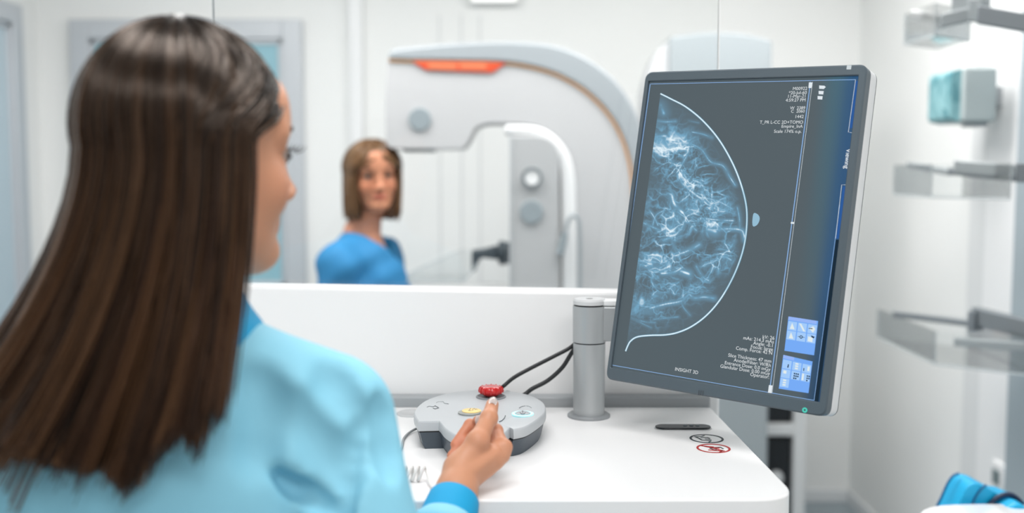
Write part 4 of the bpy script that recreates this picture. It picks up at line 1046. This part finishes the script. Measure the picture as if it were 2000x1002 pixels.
def face_parts(body, H, brow, iris):
    ew = mat('eye_white', (168, 152, 144), .3); ir = mat('iris_' + str(iris), iris, .15); pu = mat('lash_dark', (24, 16, 14), .5); br = mat('brow_' + str(brow), brow, .7)
    for sy in (-1, 1):
        c = H.w((.0725, sy * .033, .0005)); r = .0122 * H.s
        e = link('eye', lathe([(0, -r)] + [(r * math.cos(a), r * math.sin(a)) for a in [(-80 + 10 * i) * math.pi / 180 for i in range(17)]] + [(0, r)], 20, T(c)), ew, body)
        fwd = Vector(H.R @ np.array([1, sy * .06, 0])).normalized()
        c2 = Vector(c) + fwd * (r * .86)
        link('iris', lathe([(0, -.002), (.0082 * H.s, -.001), (.0082 * H.s, .0008), (.003, .0019), (0, .0021)], 20, axisM(c2, fwd)), ir, e)
        up = [H.w((.0845 - .25 * abs(t) * .02, sy * (.033 + t * .016), .0062 - .006 * abs(t) ** 2 - .002 * max(t, 0))) for t in (-1, -.5, 0, .5, 1)]
        bm = bmesh.new(); add_tube(bm, up, .0017 * H.s, 6)
        for t in (-.6, -.2, .2, .6, .95): 
            a = Vector(H.w((.086, sy * (.033 + t * .016), .0055 - .003 * t * t))); add_tube(bm, [a, a + Vector(H.R @ np.array([.006, sy * .002 * t, .002])), a + Vector(H.R @ np.array([.009, sy * .004 * t, .006]))], [.0009, .0007, .0003], 5)
        link('eyelashes', bm, pu, body)
        bw = [H.w((.0905 - .012 * max(t, 0) ** 2 - .006 * max(t, 0), sy * (.032 + t * .019), .0245 + .004 * (1 - abs(t - .3)))) for t in (-1, -.5, 0, .4, .7, 1)]
        link('eyebrow', tube(bw, [.0028 * H.s, .0035 * H.s, .0033 * H.s, .0028 * H.s, .0021 * H.s, .001], 8), br, body)
def tone_body(me, base, H, hands=(), hairc=(.02, .01, .006)):
    co = np.empty(len(me.vertices) * 3, np.float32); me.vertices.foreach_get('co', co); co = co.reshape(-1, 3).astype(float)
    c = np.repeat(np.array([base]), len(co), 0)
    L = H.loc(co)
    def mixin(w, col):
        nonlocal c
        c = c * (1 - w[:, None]) + np.array([col]) * w[:, None]
    red_ = np.array(base) * np.array([1.0, .72, .66])
    for sy in (-1, 1):
        mixin(.5 * np.exp(-(((L[:, 0] - .07) / .03) ** 2 + ((L[:, 1] - sy * .04) / .024) ** 2 + ((L[:, 2] + .034) / .024) ** 2)), red_)
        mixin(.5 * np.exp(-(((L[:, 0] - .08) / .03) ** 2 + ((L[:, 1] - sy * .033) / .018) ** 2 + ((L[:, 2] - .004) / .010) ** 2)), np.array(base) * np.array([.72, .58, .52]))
    lip = np.exp(-(((L[:, 1]) / .023) ** 4 + ((L[:, 2] + .0695) / .0105) ** 4)) * (L[:, 0] > .072)
    mixin(.8 * lip, np.array(lin((186, 92, 82))))
    scalp = np.clip((L[:, 2] - (.02 + .9 * np.clip(L[:, 0] - .02, 0, 1))) / .012, 0, 1) * (L[:, 2] < .14)
    scalp = np.maximum(scalp, np.clip((.012 - L[:, 0]) / .01, 0, 1) * np.clip((L[:, 2] + .07) / .02, 0, 1) * (np.abs(L[:, 1]) < .11) * (np.abs(L[:, 0]) < .13) * (L[:, 2] < .14))
    mixin(.95 * scalp, np.array(hairc))
    for p, r, k in hands:
        d = np.linalg.norm(co - arr(p)[None], axis=1); mixin(k * np.exp(-(d / r) ** 2), red_)
    at = me.color_attributes.new('tone', 'FLOAT_COLOR', 'POINT')
    at.data.foreach_set('color', np.concatenate([c, np.ones((len(c), 1))], 1).astype(np.float32).ravel())
def hair_object(name, body, H, cols, nclump, per, side_a, endfn, r0, seed, under, under_col, npts=26, ax=None, er=(.112, .090, .103), rlow=.35, root_k=.8, tip_k=1.3):
    rs = np.random.RandomState(seed)
    ec = np.array([-.012, 0, .028]); er = np.array(er)
    Vs, Fs, Cs = [], [], []
    off = 0
    sstep = lambda a, b, x: (lambda t: t * t * (3 - 2 * t))(np.clip((x - a) / (b - a), 0, 1))
    def path(a0, th0, dr, jit, lw=0, n=npts):
        th = np.linspace(th0, 102, int(n * .55)); A = abs(a0); sg = 1 if a0 >= 0 else -1
        tgt = max(A, side_a - 12 + 30 * min(A / side_a, 1) + jit[0] * 4) if A < side_a + 18 else A
        al = sg * (A + (tgt - A) * sstep(30 + 34 * lw, 94 + 9 * lw, th))
        t, a = np.radians(th), np.radians(al)
        loc = ec[None] + (er[None] + dr) * np.stack([np.cos(a) * np.sin(t), np.sin(a) * np.sin(t), np.cos(t)], 1)
        up = np.array([H.w(p) for p in loc])
        E = up[-1]; end, pw = endfn(E, tgt * sg, jit)
        s = np.linspace(0, 1, n - len(th) + 1)[1:]
        xy = E[None, :2] + (end[None, :2] - E[None, :2]) * (s[:, None] ** pw)
        z = E[2] + (end[2] - E[2]) * s
        lo = np.concatenate([xy, z[:, None]], 1)
        return np.concatenate([up, lo], 0)
    ci = 0
    for c in range(nclump):
        a0 = -180 + 360 * (c + rs.rand()) / nclump
        cj = rs.randn(3); base = np.array(cols[rs.randint(len(cols))]) * rs.uniform(.7, 1.3); cdr = rs.uniform(-.004, .004)
        clw = (c * 7 % 10) / 9
        mid = path(a0, 6 + 10 * rs.rand(), cdr, cj, clw)
        for q in range(per):
            j = cj * .8 + rs.randn(3) * .45
            an_ = a0 + rs.randn() * 360 / nclump * .7
            if an_ * a0 < 0 and abs(a0) < 120: continue
            p = path(an_ + 0 * rs.randn() * 360 / nclump * .7, 3 + 22 * rs.rand(), cdr + rs.uniform(-.003, .003), j, min(1, max(0, clw + rs.uniform(-.15, .15))))
            t = np.linspace(0, 1, npts)[:, None]
            g = .55 * np.clip((t - .45) / .55, 0, 1) ** 1.3
            p = p * (1 - g) + mid * g
            p += (rs.randn(3) * .0022)[None] * np.clip(t - .3, 0, 1) * 2
            tan = np.gradient(p, axis=0); tan /= np.linalg.norm(tan, axis=1)[:, None] + 1e-9
            ref = np.array([.31, .2, .93]) if abs(tan[npts // 2][2]) < .8 else np.array([.9, .3, .1])
            u = np.cross(tan, ref[None]); u /= np.linalg.norm(u, axis=1)[:, None] + 1e-9; v = np.cross(tan, u)
            rad = (r0 * rs.uniform(.7, 1.25)) * np.clip(1.0 - (1 - rlow) * np.clip((t - .6) / .4, 0, 1) ** 1.5, .1, 1)
            ring = np.stack([p + rad * (u * math.cos(an) + v * math.sin(an)) for an in (0, 2.094, 4.189)], 1)
            Vs.append(ring.reshape(-1, 3))
            b = off + 3 * np.arange(npts - 1)[:, None, None] + np.array([[0, 1, 4, 3], [1, 2, 5, 4], [2, 0, 3, 5]])[None]
            Fs.append(b.reshape(-1, 4)); off += npts * 3
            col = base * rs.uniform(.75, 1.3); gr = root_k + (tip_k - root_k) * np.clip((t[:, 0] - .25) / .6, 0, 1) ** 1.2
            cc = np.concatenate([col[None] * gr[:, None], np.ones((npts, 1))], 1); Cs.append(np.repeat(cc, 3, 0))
    # dense under-layer so no scalp shows between strands
    V = Vol(*ax)
    V.ell(H.w(ec), [(e - .011) * H.s for e in er], H.R, 0)
    under(V, path)
    V.ell(H.w((.100, 0, -.036)), [.086 * H.s, .094 * H.s, .104 * H.s], H.R, .01, 'sub')
    um = V.mesh('u'); n = len(um.vertices); co = np.empty(n * 3, np.float32); um.vertices.foreach_get('co', co)
    fv = np.empty(len(um.loops), np.int32); um.loops.foreach_get('vertex_index', fv)
    Vs.append(co.reshape(-1, 3)); Fs.append(fv.reshape(-1, 4) + off); Cs.append(np.repeat(np.array([[*under_col, 1]]), n, 0))
    bpy.data.meshes.remove(um)
    Vv = np.concatenate(Vs).astype(np.float32); Ff = np.concatenate(Fs).astype(np.int32); Cc = np.concatenate(Cs).astype(np.float32)
    me = bpy.data.meshes.new(name); me.vertices.add(len(Vv)); me.vertices.foreach_set('co', Vv.ravel())
    me.loops.add(Ff.size); me.loops.foreach_set('vertex_index', Ff.ravel()); me.polygons.add(len(Ff)); me.polygons.foreach_set('loop_start', np.arange(0, Ff.size, 4, dtype=np.int32))
    me.update()
    at = me.color_attributes.new('tone', 'FLOAT_COLOR', 'POINT'); at.data.foreach_set('color', Cc.ravel())
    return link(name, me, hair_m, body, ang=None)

# ================= the operator (seen from behind) =================
H1 = Head(P(380, 303, .95), math.radians(45), .93)
NB = np.array([-.335, .985, 1.345])
SR = arr(P(653, 817, .99)); SL_ = np.array([-.525, 1.0, SR[2]])
ELB = np.array([-.112, .95, 1.0])
W = arr(P(891, 962, 1.165))
ELB_L = np.array([-.585, .985, 1.0]); W_L = np.array([-.57, 1.09, .80])
V = Vol(axis(-.67, .03, .014, [(-.42, -.17, .0042), (-.10, .012, .0019)]), axis(.82, 1.33, .014, [(.83, 1.07, .0042), (1.10, 1.31, .0019)]), axis(-.01, 1.66, .016, [(1.36, 1.66, .0042), (1.10, 1.245, .0019)]))
build_head(V, H1, NB)
V.cap((-.35, 1.0, 1.14), (-.35, 1.0, .92), .095, .09, .05); V.cap(SL_, SR, .036, .036, .05); V.cap(NB, (-.35, 1.0, 1.2), .055, .085, .05)
V.ell((-.35, 1.0, .84), (.14, .09, .13), None, .05)
for sx in (-1, 1):
    V.cap((-.35 + sx * .08, 1.0, .80), (-.35 + sx * .085, 1.0, .46), .075, .05, .03); V.cap((-.35 + sx * .085, 1.0, .46), (-.35 + sx * .09, .99, .08), .050, .036, .02)
    V.cap((-.35 + sx * .09, .99, .05), (-.35 + sx * .10, 1.12, .03), .036, .03, .02)
V.chain([SR, ELB, W], [.026, .028, .0235], .02)
V.chain([SL_, ELB_L, W_L], [.026, .028, .024], .02)
for i, (dx, L_) in enumerate(((-.03, .085), (-.012, .10), (.006, .092), (.022, .075))):       # relaxed left hand
    k0 = W_L + np.array([dx * .6, .07, -.055]); V.cap(W_L, k0, .02, .015, .02); V.cap(k0, k0 + np.array([dx * .3, L_ * .45, -L_ * .6]), .010, .008, .006)
V.cap(W_L + np.array([.015, .02, -.01]), W_L + np.array([.045, .07, -.06]), .015, .009, .012)
# right hand: thumb stretched over the stick, fingers curled in front
def hp(x, y, d): return arr(P(x, y, d))
thumb = [hp(897, 915, 1.190), hp(933, 863, 1.205), hp(955, 817, 1.235), hp(961.5, 790, 1.258)]
index = [hp(979, 873, 1.226), hp(968, 842, 1.256), hp(948, 828, 1.270), hp(933, 821, 1.266)]
middle = [hp(974, 889, 1.222), hp(950, 848, 1.270), hp(918, 830, 1.272), hp(888, 868, 1.250)]
ring_ = [hp(962, 900, 1.214), hp(938, 870, 1.258), hp(906, 862, 1.256), hp(881, 890, 1.240)]
pinky = [hp(946, 912, 1.206), hp(926, 892, 1.240), hp(902, 890, 1.236), hp(888, 900, 1.226)]
V.cap(W, hp(905, 930, 1.185), .0205, .0195, .010)
for f_, r in ((index, .0112), (middle, .0115), (ring_, .0115), (pinky, .0110)): V.cap(hp(903, 930, 1.187), f_[0], .0170, r, .008)
V.chain(thumb, [.0170, .0126, .0098, .0080], .005); V.cap(thumb[1], thumb[1], .0132, .0132, .006); V.cap(thumb[2], thumb[2], .0102, .0102, .004)
V.cap(W, thumb[0], .0205, .0170, .010)
V.cap(hp(912, 900, 1.197), hp(950, 892, 1.210), .012, .011, .010)
V.chain(index, [.0108, .0084, .0076, .0064], .003); V.cap(index[1], index[1], .0090, .0090, .004)
V.chain(middle, [.0108, .0088, .0076, .0056], .003)
V.chain(ring_, [.0105, .0084, .0070, .0054], .003)
V.chain(pinky, [.0100, .0076, .0064, .0052], .003)
for q, r in ((index[0], .0088), (middle[0], .0085), (ring_[0], .0085)): V.ell(q + np.array([.005, -.004, .001]), (r, r, r), None, .005)
V.cap(hp(908, 928, 1.168), hp(968, 886, 1.206), .0035, .0030, .008); V.cap(hp(904, 932, 1.168), hp(955, 900, 1.198), .0032, .0028, .008)
# tendon ridges and creases
me = V.mesh('person')
tone_body(me, lin((200, 143, 112)), H1, [(index[1], .03, .25), (middle[2], .03, .5), (middle[3], .03, .6), (ring_[3], .03, .6), (thumb[1], .015, .3)])
op = link('person', me, skin_m, None, loc=(-.35, 1.0, 0), ang=None, label='woman with long brown hair in light blue gown operating the console', cat='person')
face_parts(op, H1, (46, 28, 20), (70, 46, 30))
def nail(p, direction, normal, w, l, body):
    u = Vector(direction).normalized(); n = Vector(normal).normalized(); n = (n - u * n.dot(u)).normalized(); s_ = u.cross(n)
    bm = bmesh.new(); rows = []
    for i in range(7):
        t = -1 + 2 * i / 6; row = []
        for j in range(7):
            q = -1 + 2 * j / 6; ww = w * (1 - .35 * max(t, 0) ** 3 - .25 * max(-t, 0) ** 4)
            row.append(bm.verts.new(Vector(p) + u * (t * l) + s_ * (q * ww) + n * (.0022 * (1 - q * q) - .0008 * t * t)))
        rows.append(row)
    for i in range(6):
        for j in range(6): bm.faces.new((rows[i][j], rows[i][j + 1], rows[i + 1][j + 1], rows[i + 1][j]))
    r = bmesh.ops.solidify(bm, geom=bm.faces[:], thickness=.0008)
    return link('fingernail', bm, mat('nail_pearl', (242, 232, 228), .15, coat=.7), body, label='pearly fingernail', ang=180)
tdir = thumb[3] - thumb[2]
toc = np.array([0, 0, CZ]) - thumb[3]; toc /= np.linalg.norm(toc)
nrm = toc - tdir * (toc @ tdir) / (tdir @ tdir); nrm /= np.linalg.norm(nrm)
tdu = tdir / np.linalg.norm(tdir)
nail(thumb[3] + nrm * .0076 - tdu * .0015, tdu - nrm * .12, nrm, .0052, .0070, op)
idr = index[3] - index[2]
nail(hp(932.5, 820.5, 1.2595), hp(932, 812, 1.262) - hp(931, 829, 1.262), toc + np.array([-.3, 0, .3]), .0030, .0058, op)

# gown
gown_m = mat('gown_light_blue', (138, 202, 224), .75, noise=.05, nscale=14, bump=.15)
cyan_m = mat('shirt_cyan', (4, 154, 204), .7, noise=.04, nscale=20)
V = Vol(axis(-.72, .06, .013, [(-.46, -.02, .0052)]), axis(.78, 1.26, .013, [(.80, 1.12, .0052)]), axis(.36, 1.42, .015, [(1.05, 1.42, .0052)]))
cb = np.array([-.345, 1.0, 0])
V.ell(cb + [-.006, 0, 1.185], (.166, .118, .17), None, .05); V.ell(cb + [0, 0, .99], (.165, .112, .24), None, .06); V.ell(cb + [0, 0, .82], (.195, .135, .22), None, .06)
V.cap(cb + [0, 0, .80], cb + [0, 0, .40], .15, .18, .06)
V.cap((-.335, .985, 1.318), SR + [-.01, 0, .004], .060, .060, .04); V.cap((-.34, .99, 1.305), SL_ + [.01, 0, .004], .058, .060, .04)
V.cap((-.285, .98, 1.315), SR + [-.04, -.002, .008], .050, .055, .03)
fdir = (ELB - W) / np.linalg.norm(ELB - W)
V.chain([SR, ELB + [.004, 0, 0]], [.0605, .056], .008); V.chain([ELB, W + fdir * .064], [.056, .040], .02)
V.chain([SL_, ELB_L, W_L + [0, -.03, .03]], [.0605, .054, .040], .03)
def folds(x, y, z):
    return (.0022 * np.sin(26 * x + 15 * z + 2 * np.sin(11 * z + 7 * y)) * np.sin(9 * z - 13 * x + 5 * y) + .0006 * np.sin(48 * z + 30 * x + 3 * np.sin(15 * x)))
V.displace(folds)
class V0: ax = V.ax; v = V.v.copy()
def hit(V, px, py, d0=.7, d1=1.35):
    """depth at which the sight line of a reference pixel meets the volume"""
    ds = np.arange(d0, d1, .0015); d = ray(px, py); k = ds / d.y
    q = [np.clip(np.searchsorted(V.ax[i], v), 0, len(V.ax[i]) - 1) for i, v in enumerate((d.x * k, ds, CZ + d.z * k))]
    f = V.v[q[0], q[1], q[2]] < 0
    return float(ds[np.argmax(f)]) if f.any() else 1.0
def crease(pts, r, sink, k=.016, op='sub'):
    pts = [(p.x, p.y) for p in catmull([Vector((a, b, 0)) for a, b in pts], 4)]
    q = [arr(P(a, b, hit(V0, a, b) + sink * r)) for a, b in pts]; n = len(q)
    for i in range(n - 1):
        t = (i + .5) / (n - 1); rr_ = r * (.35 + .65 * math.sin(math.pi * t))
        V.cap(q[i], q[i + 1], rr_, rr_, k, op)
crease([(716, 806), (704, 836), (694, 868), (684, 920), (676, 980), (670, 1060)], .012, .1, .006)
crease([(712, 816), (702, 840), (694, 868), (684, 920), (676, 980), (670, 1060)], .010, 1.0, .005)
crease([(738, 884), (716, 905), (690, 950)], .008, .0, .008)
for sk_ in (.1, .8, 1.4): crease([(540, 926), (565, 945), (600, 966), (640, 992), (690, 1030)], .010, sk_, .005)
crease([(590, 800), (606, 835), (636, 885), (650, 930)], .008, -.3, .03)
crease([(500, 740), (520, 810), (505, 900)], .009, -.4, .03)
crease([(745, 790), (760, 850), (764, 920)], .007, -.5, .02)
crease([(640, 725), (668, 770), (690, 800)], .007, -.5, .025)
V.ell((-.325, .99, 1.435), (.066, .064, .062), None, .012, 'sub')       # neck opening
gm = V.mesh('gown')
gw = link('gown', gm, gown_m, op, ang=None, label='pale blue surgical gown')
# bright collar of the shirt below the gown
V = Vol(axis(-.46, -.2, .004, []), axis(.87, 1.11, .004, []), axis(1.28, 1.42, .004, []))
V.ell((-.33, .985, 1.338), (.092, .078, .045), None, 0); V.cap((-.335, .985, 1.34), (-.328, .985, 1.380), .074, .064, .03)
V.cap((-.335, .985, 1.37), (-.325, .985, 1.43), .060, .060, .004, 'sub')
link('shirt_collar', V.mesh('shirt_collar'), cyan_m, op, ang=None, label='bright cyan collar')
# cuff: knitted band round the wrist
ax_ = Vector(fdir); o = Vector(W)
prof = [(.0285, .066), (.0330, .064), (.0332, .045), (.0318, .026), (.0300, .012), (.0285, .0095), (.0268, .012), (.0258, .024), (.0258, .055), (.0285, .066)]
link('cuff', lathe(prof, 40, axisM(o, ax_)), cyan_m, op, label='bright cyan cuff', ang=180)
prof = [(.036, .074), (.0415, .072), (.0420, .062), (.0405, .055), (.0385, .0535), (.0365, .056), (.035, .066), (.036, .074)]
link('sleeve_hem', lathe(prof, 40, axisM(o, ax_)), gown_m, op, ang=180)
for sx in (-1, 1):
    bm = bmesh.new()
    x = -.35 + sx * .095
    V = Vol(axis(x - .08, x + .08, .006, []), axis(.91, 1.20, .006, []), axis(-.004, .12, .006, []))
    V.cap((x, .985, .040), (x + sx * .006, 1.13, .034), .045, .040, .02); V.cap((x, .985, .04), (x, .985, .08), .046, .046, .02)
    V.v = np.maximum(V.v, -(V.ax[2][None, None, :] - .001)); bm.free()
    link('clog', V.mesh('clog'), white_pl, op, ang=None)

# hair, long and straight down the back
ycurve_x = [-80, 0, 60, 130, 200, 245, 290, 320, 340, 372, 410, 440, 470, 520]
ycurve_y = [880, 892, 895, 925, 935, 945, 915, 868, 850, 872, 830, 800, 740, 690]
def end1(E, al, j):
    pxE = 1000 + E[0] / E[1] * F
    px = 442 + (pxE - 482) * 1.85 + j[0] * 11 + (22 if j[0] > 1.4 else 0)
    if E[1] > 1.0 or al > 100 and E[1] > .985:
        z = 1.345 + .03 * j[1]; return np.array([E[0] - .03, E[1] + .0, z]), 1.6
    py = float(np.interp(px, ycurve_x, ycurve_y)) + j[1] * 15 - 6 + (26 * max(0, j[1] - 1.0))
    d = .852 + .010 * np.tanh(j[2]) + .00003 * max(px - 200, 0)
    if px < 60: d += .0003 * (60 - px)
    return arr(P(px, py, d)), 1.65
def under1(V, path):
    for a in range(-178, 181, 12):
        p = path(a, 20, -.030, (0, -1.6, 1.2))
        if p[-1][2] > 1.33: continue
        for q in range(13, 25, 2):
            tt = (q - 13) / 12
            V.cap(p[q] + [0, .010, 0], p[min(q + 2, 25)] + [0, .010, 0], .019 - .009 * tt, .018 - .009 * tt, .012)
browns = [(.020, .009, .005), (.026, .012, .006), (.034, .015, .007), (.046, .021, .009), (.016, .008, .005), (.060, .029, .013)]
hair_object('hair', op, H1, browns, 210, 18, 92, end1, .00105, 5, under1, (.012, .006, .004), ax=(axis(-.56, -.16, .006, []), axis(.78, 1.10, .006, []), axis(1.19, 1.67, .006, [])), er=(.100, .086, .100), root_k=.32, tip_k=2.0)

# ================= the patient behind the glass =================
D2 = 3.52
H2 = Head(P(729, 342, D2), math.radians(-90 + 20), 1.0, tilt=math.radians(2), roll=math.radians(3))
tb = math.radians(-20)
fw = np.array([math.cos(tb), math.sin(tb), 0]); rt = np.array([fw[1], -fw[0], 0])     # rt: her right
Cx = arr(P(712, 560, D2 + .03)); Cx = np.array([Cx[0], Cx[1], 0])
def B(f, r, z): return Cx + fw * f + rt * r + np.array([0, 0, z])
zs_ = P(700, 492, D2).z
NB2 = B(-.01, 0, zs_ + .055)
S_R, S_L = B(-.01, .165, zs_ - .025), B(-.01, -.165, zs_ - .025)
ER, EL = B(-.02, .215, zs_ - .29), B(.02, -.22, zs_ - .28)
WR, WL = B(.16, .12, zs_ - .42), B(.20, -.12, zs_ - .40)
mnx, mxx_ = Cx[0] - .36, Cx[0] + .36
V = Vol(axis(mnx, mxx_, .013, [(H2.O[0] - .11, H2.O[0] + .12, .0048)]), axis(Cx[1] - .36, Cx[1] + .36, .013, [(H2.O[1] - .13, H2.O[1] + .12, .0048)]), axis(-.01, H2.O[2] + .14, .015, [(H2.O[2] - .22, H2.O[2] + .13, .0048)]))
build_head(V, H2, NB2, .050)
V.cap(B(0, 0, zs_ - .15), B(0, 0, zs_ - .38), .115, .105, .05); V.cap(S_L, S_R, .05, .05, .05); V.cap(NB2, B(.02, 0, zs_ - .08), .056, .095, .04)
V.ell(B(0, 0, zs_ - .47), (.15, .15, .13), None, .05)
for sx in (-1, 1):
    V.cap(B(0, sx * .08, zs_ - .5), B(0, sx * .085, .46), .075, .05, .03); V.cap(B(0, sx * .085, .46), B(-.01, sx * .09, .08), .05, .036, .02); V.cap(B(-.01, sx * .09, .05), B(.12, sx * .10, .03), .036, .03, .02)
V.chain([S_R, ER, WR], [.045, .037, .024], .02); V.chain([S_L, EL, WL], [.045, .037, .024], .02)
for Wq, sg in ((WR, 1), (WL, -1)):
    for i, L_ in enumerate((.07, .08, .075, .06)):
        k0 = Wq + fw * .07 + rt * (sg * (-.03 + .02 * i)) + [0, 0, -.012]
        V.cap(Wq, k0, .02, .014, .015); V.cap(k0, k0 + fw * L_ * .8 + [0, 0, -L_ * .5], .0105, .008, .006)
    V.cap(Wq, Wq + fw * .05 - rt * sg * .045, .018, .010, .01)
me = V.mesh('person')
tone_body(me, lin((206, 142, 110)), H2, (), (.06, .03, .015))
pt = link('person', me, skin_m, None, loc=(Cx[0], Cx[1], 0), ang=None, label='patient with light brown bob in blue gown standing behind the glass', cat='person')
face_parts(pt, H2, (92, 62, 42), (66, 60, 52))
pgm = mat('patient_gown_blue', (34, 122, 174), .75, noise=.06, nscale=12, bump=.15)
V = Vol(axis(mnx, mxx_, .012, [(Cx[0] - .26, Cx[0] + .26, .0065)]), axis(Cx[1] - .36, Cx[1] + .36, .012, [(Cx[1] - .20, Cx[1] + .2, .0065)]), axis(.34, zs_ + .10, .014, [(zs_ - .25, zs_ + .10, .0065)]))
V.cap(B(.01, 0, zs_ - .13), B(.0, 0, zs_ - .40), .135, .125, .05); V.ell(B(-.01, 0, zs_ - .45), (.160, .160, .2), None, .05); V.cap(B(0, 0, zs_ - .5), B(0, 0, .38), .145, .18, .05)
V.cap(B(-.01, 0, zs_ + .018), S_R + [0, 0, -.01], .070, .060, .04); V.cap(B(-.01, 0, zs_ + .018), S_L + [0, 0, -.01], .070, .060, .04); V.cap(B(.03, 0, zs_ - .03), B(.06, 0, zs_ - .16), .10, .10, .05)
V.chain([S_R + [0, 0, -.012], ER, WR - fw * .06], [.062, .062, .05], .05); V.chain([S_L + [0, 0, -.012], EL, WL - fw * .06], [.062, .062, .05], .05)
V.displace(lambda x, y, z: .005 * np.sin(30 * z + 20 * x + 2 * np.sin(14 * x)) * np.sin(17 * x - 12 * z + 15 * y) + .0025 * np.sin(60 * z - 40 * x))
V.cap(NB2 + [0, 0, .075], B(.05, -.01, zs_ + .035), .080, .070, .01, 'sub'); V.cap(B(.06, -.01, zs_ + .02), B(.17, -.085, zs_ - .085), .058, .030, .012, 'sub')
link('gown', V.mesh('gown'), pgm, pt, ang=None, label='blue open-necked patient gown')
for sx in (-1, 1):
    a, b = B(-.01, sx * .095, .04), B(.13, sx * .102, .034)
    V = Vol(axis(min(a[0], b[0]) - .06, max(a[0], b[0]) + .06, .007, []), axis(min(a[1], b[1]) - .06, max(a[1], b[1]) + .06, .007, []), axis(-.004, .12, .007, []))
    V.cap(a, b, .045, .040, .02); V.cap(a, a + [0, 0, .04], .046, .046, .02); V.v = np.maximum(V.v, -(V.ax[2][None, None, :] - .001))
    link('slipper', V.mesh('slipper'), white_pl, pt, ang=None)
def end2(E, al, j):
    py = 418 + j[1] * 6
    e = arr(P(1000 + E[0] / E[1] * F, py, E[1]))
    c = H2.w((-.01, 0, 0)); k = .93 + .02 * j[0]
    return np.array([c[0] + (E[0] - c[0]) * k, c[1] + (E[1] - c[1]) * k, e[2]]), 2.5
def under2(V, path):
    for a in range(-180, 180, 10):
        p = path(a, 20, -.026, (0, .8, 0))
        for q in range(13, 24, 3): V.cap(p[q], p[min(q + 3, 25)], .013, .010, .010)
lb = [(.13, .064, .028), (.17, .088, .040), (.21, .115, .056), (.11, .053, .023), (.25, .15, .078)]
hair_object('hair', pt, H2, lb, 110, 10, 66, end2, .0018, 11, under2, (.07, .033, .016), ax=(axis(H2.O[0] - .16, H2.O[0] + .16, .007, []), axis(H2.O[1] - .17, H2.O[1] + .16, .007, []), axis(H2.O[2] - .20, H2.O[2] + .17, .007, [])), er=(.111, .096, .091), root_k=.85, tip_k=1.25)
# ------------------------------------------------------------------ light
def panel_light(i, x, y, sx, sy, power, label):
    t = thing('ceiling_light', label, 'lamp', (x, y, ZC - .03), 'ceiling light panels')
    bm = bmesh.new()
    for lo, hi in (((x - sx / 2 - .03, y - sy / 2 - .03, ZC - .03), (x + sx / 2 + .03, y - sy / 2, ZC - .0005)), ((x - sx / 2 - .03, y + sy / 2, ZC - .03), (x + sx / 2 + .03, y + sy / 2 + .03, ZC - .0005)),
                   ((x - sx / 2 - .03, y - sy / 2, ZC - .03), (x - sx / 2, y + sy / 2, ZC - .0005)), ((x + sx / 2, y - sy / 2, ZC - .03), (x + sx / 2 + .03, y + sy / 2, ZC - .0005))): add_box(bm, lo, hi)
    link('frame', bm, white_pl, t)
    link('diffuser', box((x - sx / 2, y - sy / 2, ZC - .02), (x + sx / 2, y + sy / 2, ZC - .010)), emat('panel_diffuser', (255, 255, 255), 2.5), t)
    d = bpy.data.lights.new('ceiling_lamp', 'AREA'); d.shape = 'RECTANGLE'; d.size = sx; d.size_y = sy; d.energy = power; d.color = (1, .975, .965)
    o = bpy.data.objects.new('ceiling_lamp', d); COL.objects.link(o); o.location = (x, y, ZC - .035)
panel_light(0, -.1, .75, 1.0, .5, 16, 'white ceiling light panel above the operator')
panel_light(1, -.9, 3.0, 1.2, .6, 30, 'white ceiling light panel above the patient')
panel_light(2, .75, 3.0, 1.2, .6, 30, 'white ceiling light panel above the mammography machine')
panel_light(3, .5, -.9, 1.2, .6, 25, 'white ceiling light panel behind the camera')
w = bpy.data.worlds.new('world'); sc.world = w; w.use_nodes = True
bg = w.node_tree.nodes['Background']; bg.inputs[0].default_value = (1, .98, .97, 1); bg.inputs[1].default_value = .50
vs_ = sc.view_settings; vs_.view_transform = 'Standard'; vs_.look = 'None'; vs_.gamma = 1; vs_.use_curve_mapping = False; vs_.exposure = 0
sc.cycles.use_denoising = True
sc.cycles.max_bounces = 10; sc.cycles.transparent_max_bounces = 16
